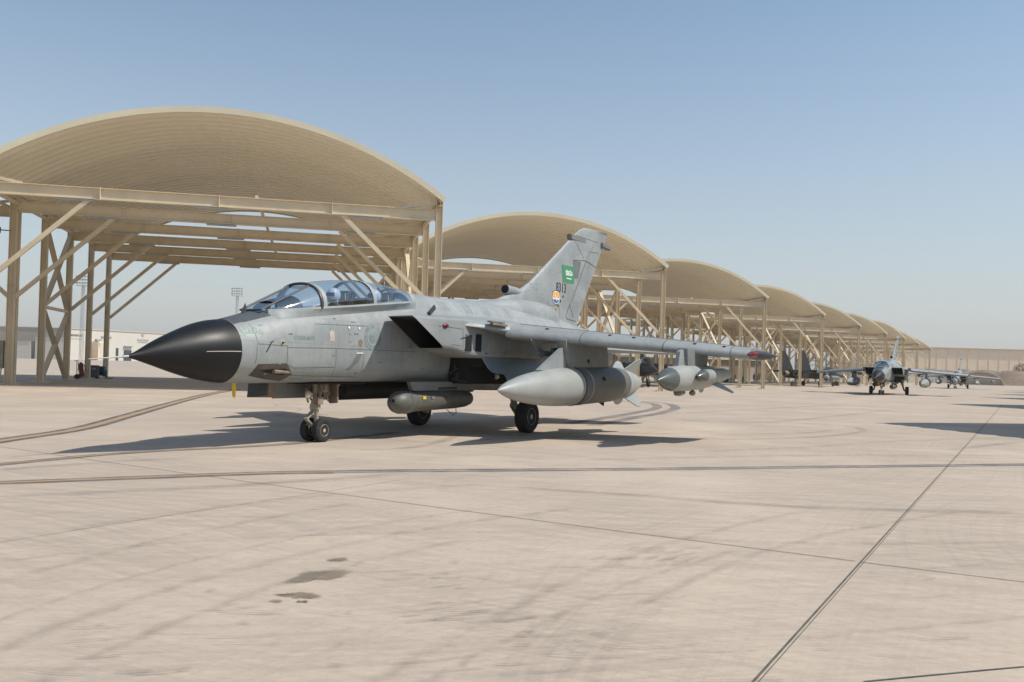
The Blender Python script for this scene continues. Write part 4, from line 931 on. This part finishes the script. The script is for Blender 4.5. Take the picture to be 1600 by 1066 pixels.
# main gear
def main_gear(sd):
    y = 1.56*sd
    g = MB().tube([(-5.38,(1.56-.24)*sd,.40),(-5.34,1.22*sd,.75),(-5.2,1.02*sd,1.55)], [.065,.075,.10], 14).build('main_gear', GEARM, jet)
    MB().tube([(-5.4,(1.56-.28)*sd,.38),(-5.4,1.62*sd,.38)], .06, 12).build('axle', GEARM, g)
    MB().tube([(-5.3,1.2*sd,.8),(-4.3,.95*sd,1.4)], .04, 10).build('drag_strut', GEARM, g)
    MB().bar((-5.28,1.28*sd,.9),(-5.15,1.26*sd,.62),.05,.03).bar((-5.15,1.26*sd,.62),(-5.33,1.3*sd,.42),.05,.03).build('torque_link', GEARM, g)
    wheel(g, (-5.4,y,.382), .382, .29, .20)
    # bay and hanging doors
    bay = MB().box((-6.2,.69*sd,1.13),(-3.42,1.2*sd,1.72)).box((-6.0,1.19*sd,1.5),(-3.42,1.5*sd,1.71)).build('gear_bay', DARK, g, 0)
    rows = []
    for i in range(26):
        x = -3.46-2.55*i/25; dep = interp([(-6.01,.10),(-5.9,.2),(-5.5,.34),(-4.9,.52),(-4.45,.60),(-4.32,.58),(-4.22,.36),(-3.75,.33),(-3.55,.22),(-3.46,.05)], x)[0]
        rows.append([(x, sd*(1.535+.17*math.sin(t*dep*2.6)), 1.71-dep*t) for t in [k/7 for k in range(8)]])
    rows2 = [[(x, yy-.03*sd, z) for x, yy, z in r] for r in rows]
    d = MB(); d.loft(rows, closed=False); d.loft(rows2, closed=False); d.loft([rows[0], rows2[0]], closed=False); d.loft([rows[-1], rows2[-1]], closed=False); d.loft([[r[-1] for r in rows], [r[-1] for r in rows2]], closed=False)
    d.build('main_gear_door', mat('sky_tinted_door_grey', (.20,.25,.28), .35, var=.1), g, 50)  # blue of skylight in the wing's shade put into the door colour
    MB().prism([(-3.5,.66*sd,1.2),(-5.6,.66*sd,1.2),(-5.6,.70*sd,.96),(-3.7,.70*sd,.98)], (0,.03*sd,0)).build('main_gear_door', GREY2, g, 0)
    MB().lathe([(0,.03),(.06,.06),(.11,.07)], (-4.62,1.24*sd,1.30),(-3.6,1.3*sd,1.28),18).build('landing_light', RUST, g); MB().lathe([(.105,.065),(.118,.06),(.128,.01)], (-4.62,1.24*sd,1.30),(-3.6,1.3*sd,1.28),18).build('landing_light_lens', LAMP, g)
    b = MB(); random.seed(8)
    for k in range(9):
        z = random.uniform(1.2,1.6); b.tube([(-3.38,random.uniform(.72,1.0)*sd,z),(-3.40,random.uniform(.8,1.15)*sd,z+random.uniform(-.1,.1))], .018, 6)
    b.build('bay_pipes', mat('grimy_pipe', (.05,.045,.04), .6), bay)
main_gear(1); main_gear(-1)
# under-fuselage and wing pylons
def pylon(name, prof, y, w, taper=.6):
    """prof: (x, z) outline; rounded front"""
    n = len(prof); cx = sum(p[0] for p in prof)/n; cz = sum(p[1] for p in prof)/n
    def sh(k, yy): return [(cx+(x-cx)*k, yy, cz+(z-cz)*(k if False else 1)) for x, z in prof]
    return MB().loft([sh(.97, y-w/2), sh(1, y-w/2*taper), sh(1, y+w/2*taper), sh(.97, y+w/2)]).build(name, GREY2, jet, 40)
for sd in (1,-1):
    sp_ = pylon('belly_pylon', [(-1.95,1.16),(-6.3,1.16),(-6.2,1.04),(-4.6,.98),(-2.05,.98)], .70*sd, .16)
    strokes_ = MB().bar((-2.9,.79*sd,1.02),(-3.6,.79*sd,1.03),.012,.05).build('pylon_stencil', INK, sp_) if sd > 0 else None
    ip = pylon('inboard_pylon', [(-4.05,2.12),(-4.12,1.9),(-4.3,1.49),(-6.35,1.52),(-6.2,2.2),(-4.3,2.25)], 3.1*sd, .22)
    MB().prism([(-3.05,3.06*sd,1.47),(-4.3,3.06*sd,1.49),(-4.1,3.06*sd,1.98)], (0,.08*sd,0)).build('pylon_front_fairing', GREY, ip)
    MB().tube([(-5.2,3.22*sd,1.7),(-5.2,3.205*sd,1.7)], .05, 10).build('pylon_bolt', DARK, ip)
    op = pylon('outboard_pylon', [(-4.9,2.0),(-4.95,1.62),(-6.2,1.60),(-6.3,2.0)], 5.5*sd, .2)
    MB().prism([(-4.55,5.46*sd,1.62),(-4.95,5.46*sd,1.62),(-4.85,5.46*sd,1.98),(-4.65,5.46*sd,1.93)], (0,.08*sd,0)).build('pylon_front_fairing', GREY, op)

# ---- stores that hang from the pylons: things of their own, in the jet's frame
RZ = math.atan2(AX.y, AX.x)
def store(name, label, cat, l, group=None):
    p = O3+AX*l[0]+AY*l[1]+Vector((0,0,l[2])); return thing(name, label, cat, p, RZ, group)
stores = []
def tank(sd, label):
    t = store('drop_tank', label, 'fuel tank', (-1.55,3.1*sd,1.075), 'drop tanks under the jets'); tilt = .022
    A, B = (0,0,0), (-6.9,0,6.9*tilt)
    def prof(a, b): return [(t_, r) for t_, r in PR if a <= t_ <= b]
    PR = [(0,.008),(.08,.05),(.25,.115),(.5,.185),(.9,.265),(1.3,.32),(1.8,.37),(2.3,.40),(2.8,.415),(3.0,.417),(3.02,.417),(4.6,.417),(5.0,.41),(5.5,.375),(5.8,.34),(6.1,.29),(6.5,.20),(6.8,.10),(6.9,.02)]
    MB().lathe(PR[:11], A, B, 40).build('tank_nose', TANKM, t)
    MB().lathe([(3.02,.417)]+[p for p in PR if 3.02 < p[0] <= 5.5], A, B, 40).build('tank_body', TANKD, t)
    MB().lathe([p for p in PR if p[0] >= 5.5], A, B, 40).build('tank_tail', TANKM, t)
    for x in (2.95,3.3): MB().lathe([(x,.412),(x+.02,.428),(x+.05,.428),(x+.07,.412)], A, B, 40).build('tank_band', GREY if x > 3.1 else JDARK, t)
    for k, a in enumerate((66,122,238,294)):
        u = Vector((0,math.cos(R(a)),math.sin(R(a)))); ax_ = lambda x: Vector((-x,0,x*tilt))
        MB().prism([ax_(5.45)+u*.33, ax_(6.35)+u*.18, ax_(6.42)+u*.58, ax_(6.30)+u*.64, ax_(6.12)+u*.62], Vector((0,-u.z,u.y))*.025).build('tank_fin', TANKW, t, 0)
    MB().prism([(-4.4,0,-.30),(-4.75,0,-.29),(-4.72,0,-.40)], (0,.02,0)).build('drain_fin', DARK, t, 0)
    MB().tube([(-3.9,.39,.24),(-3.9,.405,.25)], .05, 10).build('filler_cap', DARK, t)
    stores.append(t); return t
tank(1, 'large grey drop tank with pale tail fins nearest the camera under the wing')
tank(-1, 'drop tank in shade on the far side of the closest jet')
def opod(sd, label):
    t = store('countermeasure_pod', label, 'wing pod', (-3.55,5.5*sd,1.345), 'pods under the outer wings'); B = (-4,0,.12)
    MB().lathe([(0,.01),(.1,.06),(.3,.145),(.5,.205),(.62,.232)], (0,0,0), B, 30).build('pod_nose', PODN, t)
    MB().lathe([(.62,.232),(.9,.262),(1.3,.272),(2.4,.272),(3.0,.235),(3.5,.16),(3.55,.02)], (0,0,0), B, 30).build('pod_body', TANKM, t)
    s = MB().lathe([(0,.01),(.08,.06),(.22,.11),(.34,.13)], (-1.3,.36*sd,.09),(-4,.36*sd,.17), 20).build('side_pod_nose', PODN, t)
    MB().lathe([(.34,.13),(.9,.14),(1.6,.14),(1.62,.12),(2.0,.10)], (-1.3,.36*sd,.09),(-4,.36*sd,.17), 20).build('side_pod', GREY, t)
    for a in (225,315): 
        u = Vector((0,math.cos(R(a)),math.sin(R(a)))); MB().prism([Vector((-2.6,0,.08))+u*.2, Vector((-3.2,0,.1))+u*.14, Vector((-3.75,0,.1))+u*.52, Vector((-3.6,0,.1))+u*.54], Vector((0,-u.z,u.y))*.02).build('pod_fin', mat('blue_grey_fin', (.2,.26,.3), .5), t, 0)
    MB().lathe([(0,.01),(.08,.06),(.3,.07),(.5,.05),(.6,.01)], (-.95,.0,-.26),(-3,0,-.24),14).build('belly_scoop', PODN, t); MB().lathe([(0,.01),(.05,.05),(.15,.06),(.25,.01)], (-1.75,.05,-.27),(-3,.05,-.25),12).build('belly_bulge', RUST, t)
    stores.append(t)
opod(1, 'grey pod with dark green nose under the near outer wing of the closest jet')
opod(-1, 'pod hidden under the far outer wing of the closest jet')
bp = store('targeting_pod', 'dull grey cylindrical pod with round nose slung under the belly of the closest jet', 'targeting pod', (-1.38,.7,.735), 'belly pods')
MB().lathe([(0,.01),(.02,.07),(.07,.14),(.15,.195),(.26,.228),(.42,.235),(.55,.225),(.75,.205),(2.2,.205),(2.6,.19),(2.8,.15),(2.86,.02)], (0,0,0), (-3,0,.06), 30).build('pod_body', PODG, bp)
MB().lathe([(.015,.04),(-.003,.03),(-.005,.005)], (0,.06,.05), (-3,.06,.1), 12).build('pod_lens', DARK, bp)
MB().box((-2.0,-.07,.2),(-.75,.07,.27)).build('pod_mount', JDARK, bp, bevel=.01)
MB().bar((-2.2,0,.23),(-2.95,0,.24),.14,.08).build('pod_scoop', PODG, bp, bevel=.02)
MB().lathe([(.42,.237),(.46,.24),(.5,.237)], (0,0,0), (-3,0,.06), 30).build('pod_band', PODN, bp)
for x, m in ((-.85,YELLOW),(-1.15,RUST)): MB().box((x-.06,.2,-.03+.1),(x+.04,.215,.05+.08)).build('pod_stencil', m, bp, 0)
MB().tube([(-1.9,.05,-.17),(-2.05,.12,-.3),(-2.2,.1,-.25),(-2.25,.05,-.1)], .008, 6).build('safety_lanyard', INK, bp)
stores.append(bp)
def missile(sd, label):
    t = store('missile', label, 'missile', (-3.93,2.55*sd,1.82), 'small missiles beside the inner pylons')
    MB().lathe([(0,.008),(.06,.035),(.2,.06),(.32,.064)], (0,0,0),(-3,0,.05),16).build('missile_nose', GREY, t)
    MB().lathe([(.32,.064),(.85,.064)], (0,0,0),(-3,0,.05),16).build('missile_band', GREY, t); MB().lathe([(.85,.064),(2.6,.064),(2.66,.04)], (0,0,0),(-3,0,.05),16).build('missile_body', JDARK, t)
    for a in (90,210,330):
        u = Vector((0,math.cos(R(a)),math.sin(R(a)))); MB().prism([Vector((-.12,0,0))+u*.04, Vector((-.42,0,.01))+u*.05, Vector((.08,0,.01))+u*.30, Vector((.20,0,0))+u*.31] if a == 90 else [Vector((-.3,0,0))+u*.06, Vector((-.62,0,.01))+u*.06, Vector((-.6,0,.01))+u*.22], Vector((0,-u.z,u.y))*.012).build('missile_fin', GREY, t, 0)
    for a in (45,135,225,315):
        u = Vector((0,math.cos(R(a)),math.sin(R(a)))); MB().prism([Vector((-2.2,0,.04))+u*.06, Vector((-2.6,0,.05))+u*.06, Vector((-2.6,0,.05))+u*.24, Vector((-2.4,0,.05))+u*.24], Vector((0,-u.z,u.y))*.012).build('missile_fin', GREY, t, 0)
    MB().bar((-.7,.05*sd,.10),(-2.7,.05*sd,.14),.09,.10).bar((-1.2,.05*sd,.12),(-1.2,.5*sd,.14),.2,.08).build('launch_rail', GREY2, t)
    stores.append(t)
missile(1, 'slim grey missile beside the near inner wing pylon of the closest jet')
missile(-1, 'slim missile beside the far inner wing pylon of the closest jet')

def dark_pod(label):
    t = store('belly_pod', label, 'belly pod', (-.55,-.72,.93), 'belly pods')
    MB().lathe([(0,.02),(.1,.09),(.3,.16),(.6,.195),(.9,.2)], (0,0,0), (-3,0,.02), 24).build('pod_nose', DARK, t)
    MB().lathe([(.9,.2),(3.2,.2),(3.8,.17),(4.2,.1),(4.3,.02)], (0,0,0), (-3,0,.02), 24).build('pod_body', BLACKP, t); MB().box((-3.0,-.05,.15),(-1.0,.05,.24)).build('pod_mount', JDARK, t, 0)
    stores.append(t)
BLACKP = mat('near_black_pod', (.02,.02,.02), .6)  # one near-black tone over the whole pod body
dark_pod('long black pod in shade under the far side of the closest jet')

# ---- aircrew
def skin_body(name, nodes_, edges, m, parent=None, sub=1):
    me = bpy.data.meshes.new(name); me.from_pydata([n[0] for n in nodes_], edges, []); o = bpy.data.objects.new(name, me); COL.objects.link(o)
    o.modifiers.new('s', 'SKIN'); sv = me.skin_vertices[0].data
    for i, n in enumerate(nodes_): sv[i].radius = (n[1], n[1] if len(n) < 3 else n[2]); sv[i].use_root = (i == 0)
    sm = o.modifiers.new('d', 'SUBSURF'); sm.levels = sub; sm.render_levels = sub
    bpy.context.view_layer.update(); dg = bpy.context.evaluated_depsgraph_get()
    me2 = bpy.data.meshes.new_from_object(o.evaluated_get(dg)); bpy.data.objects.remove(o)
    me2.name = name; me2.materials.clear(); me2.materials.append(m); me2.polygons.foreach_set('use_smooth', [True]*len(me2.polygons))
    o = bpy.data.objects.new(name, me2); COL.objects.link(o); o.parent = parent; return o
def pilot(x, z, label):
    p = O3+AX*x+Vector((0,0,z)); t = thing('person', label, 'person', p, RZ, 'aircrew in the closest jet')
    N = [((0,0,-.45),.13,.15),((.0,0,-.2),.13,.17),((.02,0,.05),.12,.18),((.03,0,.16),.06,.06),((.05,0,.24),.075,.07),((.05,0,.34),.085,.075),
         ((.02,.2,.05),.06),((.12,.27,-.2),.05),((.36,.2,-.28),.04),((.44,.16,-.27),.04),((.02,-.2,.05),.06),((.12,-.27,-.2),.05),((.36,-.2,-.28),.04),((.44,-.16,-.27),.04)]
    skin_body('flight_suit_body', N, [(0,1),(1,2),(2,3),(3,4),(4,5),(2,6),(6,7),(7,8),(8,9),(2,10),(10,11),(11,12),(12,13)], SUIT, t, 2)
    MB().loft([[( .04+.15*math.cos(a)*math.cos(b), .125*math.sin(a)*math.cos(b), .31+.145*math.sin(b)) for a in [2*math.pi*k/18 for k in range(18)]] for b in [R(d) for d in range(-40,91,13)]]).build('helmet', HELM, t)
    MB().loft([[( .05+.155*math.cos(a)*math.cos(b), .13*math.sin(a)*math.cos(b), .31+.14*math.sin(b)) for a in [R(-55+110*k/12) for k in range(13)]] for b in [R(d) for d in range(-16,24,8)]], closed=False).build('visor', BLACK, t)
    MB().lathe([(0,.05),(.06,.045),(.09,.03)], (.13,0,.22),(.3,0,.18),12).build('oxygen_mask', SEATM, t)
pilot(-.44, 2.52, 'pilot in helmet sitting in the front cockpit')
pilot(-1.68, 2.60, 'crew member in helmet sitting in the rear cockpit')

# ---- two more of the same jets, taxiing behind
def fleet(N, yaw, labels):
    ax = Vector((-math.sin(yaw), -math.cos(yaw), 0)); rz = math.atan2(ax.y, ax.x); rot = Matrix.Rotation(rz-RZ, 3, 'Z'); N = Vector((N[0], N[1], 0))
    copy_tree(jet, None, N, rz, labels[0])
    for s, lb in zip(stores, labels[1:]):
        copy_tree(s, None, N+rot @ (s.location-O3), rz, lb)
def lab(which): return [f'grey swing wing jet taxiing {which}'] + [f'{a}, jet {which}' for a in ('drop tank under the port wing','drop tank under the starboard wing','pod under the port outer wing','pod under the starboard outer wing','round nosed belly pod','missile beside the port inner pylon','missile beside the starboard inner pylon','black belly pod')]
fleet((32.75,79.2), R(29.3), lab('second in line'))
fleet((77.6,156.5), R(31), lab('last in line, farthest away'))

# =================================================================== EQUIPMENT, PEOPLE AND PARKED JETS UNDER THE SUNSHADES
def G(u, v): p = gnd(u, v); return Vector((p.x, p.y, 0))
def base(name, label, cat, u, v, rz=SRZ, group=None): return thing(name, label, cat, G(u, v), rz, group)
t = base('hand_cart', 'wheeled hand cart carrying a dark red extinguisher beside a sunshade post', 'hand cart', 127.5, 592)
b = MB()
for y in (-.2,.2): b.tube([(-.28,y,.15),(-.28,y,1.15),(-.34,y,1.22),(-.42,y,1.22)], .02, 8)
for z in (.2,.6,1.0): b.tube([(-.28,-.2,z),(-.28,.2,z)], .018, 8)
b.box((-.28,-.2,.08),(.1,.2,.12)).build('frame', INK, t)
for y in (-.24,.24): MB().lathe([(-.04,.12),(-.04,.155),(.04,.155),(.04,.12)], (-.26,y,.155), (-.26,y+1,.155), 18).build('wheel', TYRE, t)
MB().tube([(.02,0,.14),(-.08,0,.95),(-.09,0,1.02),(-.09,0,1.12)], [.16,.16,.10,.05], 16).build('extinguisher_bottle', DRED, t); MB().tube([(-.06,.05,1.1),(.12,.1,.9),(.2,.1,.5)], .025, 8).build('hose', INK, t)
t = base('power_unit', 'dark olive equipment box standing between two sunshade posts', 'equipment box', 145, 591.5)
MB().box((-.36,-.3,.12),(.36,.3,.92)).build('cabinet', GEN, t, 0, .03); MB().box((-.38,-.32,.06),(.38,.32,.12)).build('skid', INK, t, 0); MB().box((-.22,-.31,.62),(-.04,-.302,.74)).box((.04,-.31,.62),(.22,-.31+.008,.74)).build('dial_panel', GREYB, t, 0)
for x in (-.28,.28):
    for y in (-.3,.3): MB().lathe([(-.03,.05),(-.03,.07),(.03,.07),(.03,.05)], (x,y,.07),(x,y+1,.07),12).build('caster', TYRE, t)
t = base('hose_reel', 'blue coiled hose on a reel stand beside a sunshade post', 'hose reel', 159.5, 591.5)
for k in range(7): MB().lathe([(-.035+.07*k,.30),(-.0+.07*k,.36),(.035+.07*k,.30)], (-.2,0,.52),(.8,0,.52),22).build('hose_coil', HOSE, t) if k < 6 else None
MB().tube([(-.26,0,.52),(.26,0,.52)], .05, 10).bar((-.26,-.25,.02),(-.26,0,.55),.04,.04).bar((-.26,.25,.02),(-.26,0,.55),.04,.04).bar((.26,-.25,.02),(.26,0,.55),.04,.04).bar((.26,.25,.02),(.26,0,.55),.04,.04).build('stand', INK, t, 0)
MB().tube([(.2,-.3,.3),(.35,-.35,.1),(.5,-.3,.035),(.75,-.2,.035)], .03, 8).build('hose_end', HOSE, t)
for u, v, lb, m in ((1240,604.5,'olive equipment box at the foot of a post below the dark swept tail',GEN),(1306,603.5,'dark equipment box at the foot of a post left of the jet second in line',INK),(1135,598,'navy equipment crate under the third sunshade',CLOTH),(1162,597.5,'teal plastic tub under the third sunshade',TEAL)):
    t = base('equipment_box', lb, 'equipment box', u, v); k = 1.0 if u > 1200 else 1.35
    MB().box((-.34*k,-.3*k,.08),(.34*k,.3*k,.62*k)).build('case', m, t, 0, .03); MB().box((-.36*k,-.32*k,.62*k),(.36*k,.32*k,.72*k)).build('lid', m, t, 0, .02); MB().tube([(-.2*k,0,.72*k),(-.2*k,0,.86*k),(.2*k,0,.86*k),(.2*k,0,.72*k)], .03, 8).build('handle', INK, t)
def person(u, v, top, label, rz=0., vest=None, sit=False):
    t = base('person', label, 'person', u, v, rz, 'ground crew under the sunshades')
    N = [((0,0,.95),.14,.11),((0,0,1.2),.15,.10),((0,0,1.42),.15,.09),((0,0,1.52),.055),((0,0.01,1.62),.085),((0,.01,1.74),.075),
         ((.2,0,1.42),.055),((.26,.02,1.14),.045),((.24,.16,.93),.038),((.24,.2,.86),.04),((-.2,0,1.42),.055),((-.26,.02,1.14),.045),((-.24,.1,.90),.038),((-.24,.12,.83),.04),
         ((.1,0,.88),.09),((.11,.03,.5),.065),((.12,-.02,.09),.05),((.12,.12,.04),.045),((-.1,0,.88),.09),((-.12,.0,.5),.065),((-.13,-.08,.09),.05),((-.13,.06,.04),.045)]
    skin_body('body', N, [(0,1),(1,2),(2,3),(3,4),(4,5),(2,6),(6,7),(7,8),(8,9),(2,10),(10,11),(11,12),(12,13),(0,14),(14,15),(15,16),(16,17),(0,18),(18,19),(19,20),(20,21)], top, t, 1)
    MB().loft([[( .105*math.cos(a)*math.cos(b), .01+.115*math.sin(a)*math.cos(b), 1.70+.12*math.sin(b)) for a in [2*math.pi*k/12 for k in range(12)]] for b in [R(d) for d in (0,20,40,60,80,90)]]).build('cap', INK, t)
    MB().loft([[( .088*math.cos(a)*math.cos(b), .02+.10*math.sin(a)*math.cos(b), 1.65+.11*math.sin(b)) for a in [2*math.pi*k/12 for k in range(12)]] for b in [R(d) for d in (-85,-50,-20,0,20,40)]]).build('head', SKIN, t)
    if vest: MB().loft([[(w*math.cos(a), d*math.sin(a), z) for a in [2*math.pi*k/18 for k in range(18)]] for z, w, d in ((.86,.235,.17),(1.1,.225,.165),(1.35,.235,.165),(1.46,.18,.13),(1.50,.09,.09))]).build('vest', vest, t)
person(1185, 597.5, CLOTH, 'person in an orange vest standing by a post under the third sunshade', 2.9, HIVIS)
person(1202, 597.5, CLOTH, 'person in an orange vest right of the other orange vest, near the dark tail', 1.2, HIVIS)
person(1178, 597, CLOTH, 'person in dark clothes left of the orange vests', .5)
person(1147, 597.5, CLOTH, 'person in a dark red top beside the navy crate', 3.3, DRED)

# parked dark jet, twin tailed
def parked(label, p, rz):
    t = thing('parked_jet', label, 'fighter jet', p, rz, 'dark jets parked under the sunshades')
    B = [(6.5,1.62,1.58,.03,1.6),(5.6,1.86,1.36,.30,1.6),(4.5,2.1,1.2,.5,1.62),(3.2,2.4,1.1,.62,1.7),(1.0,2.5,1.05,.72,1.75),(-2,2.5,1.1,.8,1.8),(-5,2.45,1.3,.8,1.85),(-7,2.3,1.5,.7,1.9)]
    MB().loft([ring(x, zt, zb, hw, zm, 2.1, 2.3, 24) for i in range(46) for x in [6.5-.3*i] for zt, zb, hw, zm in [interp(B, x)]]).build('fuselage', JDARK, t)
    for s in (1,-1):
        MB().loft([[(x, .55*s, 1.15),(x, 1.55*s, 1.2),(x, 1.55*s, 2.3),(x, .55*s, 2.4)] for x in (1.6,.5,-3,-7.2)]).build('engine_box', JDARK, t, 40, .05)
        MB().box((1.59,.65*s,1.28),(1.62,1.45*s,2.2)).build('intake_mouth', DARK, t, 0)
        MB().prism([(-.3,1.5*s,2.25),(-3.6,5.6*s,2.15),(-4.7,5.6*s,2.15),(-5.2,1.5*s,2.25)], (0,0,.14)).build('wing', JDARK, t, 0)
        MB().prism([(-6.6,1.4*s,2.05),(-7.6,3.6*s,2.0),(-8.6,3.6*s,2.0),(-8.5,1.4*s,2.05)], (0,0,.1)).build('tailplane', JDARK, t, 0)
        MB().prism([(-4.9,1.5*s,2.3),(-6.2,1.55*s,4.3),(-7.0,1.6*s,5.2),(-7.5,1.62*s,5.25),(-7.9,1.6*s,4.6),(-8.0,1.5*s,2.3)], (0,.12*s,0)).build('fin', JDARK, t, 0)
        g = MB().tube([(-2.4,1.3*s,.4),(-2.3,1.2*s,1.5)], .08, 8).build('main_gear', GEARM, t); MB().lathe([(-.12,.22),(-.13,.36),(0,.4),(.13,.36),(.12,.22)], (-2.4,1.45*s,.4),(-2.4,1.45*s+1,.4),20).build('wheel', TYRE, g)
        MB().lathe([(0,.02),(.5,.2),(1.2,.3),(3.2,.3),(4.3,.1)], (.6,3.0*s,1.35),(-5,3.0*s,1.4),16).build('wing_tank', GREY2, t); MB().box((-2.6,2.95*s,1.6),(-.9,3.05*s,2.2)).build('pylon', JDARK, t, 0)
        MB().lathe([(0,.45),(.8,.4),(.8,.3),(.1,.3)], (-7.2,1.0*s,1.8),(-9,1.0*s,1.8),16).build('exhaust_nozzle', RUST, t)
    g = MB().tube([(3.3,0,.3),(3.2,0,1.3)], .07, 8).build('nose_gear', GEARM, t); MB().lathe([(-.09,.18),(-.1,.28),(0,.3),(.1,.28),(.09,.18)], (3.3,0,.3),(3.3,1,.3),18).build('wheel', TYRE, g)
    MB().loft([[(x, hw*math.cos(a), zs+h*math.sin(a)) for a in [math.pi*k/12 for k in range(13)]] for x, zs, h, hw in ((4.2,2.1,.05,.2),(3.6,2.25,.4,.4),(2.8,2.35,.62,.48),(1.8,2.4,.55,.46),(.8,2.45,.15,.4))], closed=False).build('canopy', mat('dark_tinted_canopy', (.02,.03,.04), .1), t)
    return t
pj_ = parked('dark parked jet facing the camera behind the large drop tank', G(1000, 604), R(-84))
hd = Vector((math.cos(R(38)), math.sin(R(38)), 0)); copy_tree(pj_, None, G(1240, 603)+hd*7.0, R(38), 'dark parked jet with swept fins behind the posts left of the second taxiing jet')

# a dusty tree at the right edge
random.seed(9); tp_ = Vector((*at_d(1598, 360), 0)); tr_ = thing('tree', 'small dusty tree at the right edge on the horizon', 'tree', tp_)
hh = z_at(1598, 567, 360); b = MB().tube([(0,0,0),(.1,0,hh*.4),(0,.1,hh*.7)], [.25,.18,.08], 8)
for k in range(6): a = k*1.05; b.tube([(0,0,hh*(.4+.04*k)),(1.6*math.cos(a),1.6*math.sin(a),hh*(.65+.04*k))], [.1,.03], 6)
b.build('trunk', BARK, tr_)
b = MB()
for k in range(700):
    c = Vector((random.gauss(0,1),random.gauss(0,1),random.gauss(0,1))).normalized()*random.uniform(.4,1)**.6; c = Vector((c.x*3.4,c.y*3.4,c.z*hh*.27+hh*.72)); n1 = Vector((random.gauss(0,1),random.gauss(0,1),random.gauss(0,1))).normalized(); n2 = n1.orthogonal()
    b.add([c-n1*.22, c+n2*.16, c+n1*.22, c-n2*.16], [(0,1,2,3)])
b.build('crown', LEAF, tr_, 0)

# ------------------------------------------------------------------ dusty air
hm = bpy.data.materials.new('dusty_air'); hm.use_nodes = True; ht = hm.node_tree; ht.nodes.remove(ht.nodes['Principled BSDF'])
pv = ht.nodes.new('ShaderNodeVolumePrincipled'); pv.inputs['Color'].default_value = (.82, .82, .81, 1); pv.inputs['Density'].default_value = .00032; pv.inputs['Anisotropy'].default_value = .2
ht.links.new(pv.outputs[0], ht.nodes['Material Output'].inputs['Volume'])
hz_ = MB().box((-3010,-310,-1),(3010,4510,46)).build('haze', hm, None, 0); hz_['kind'] = 'stuff'
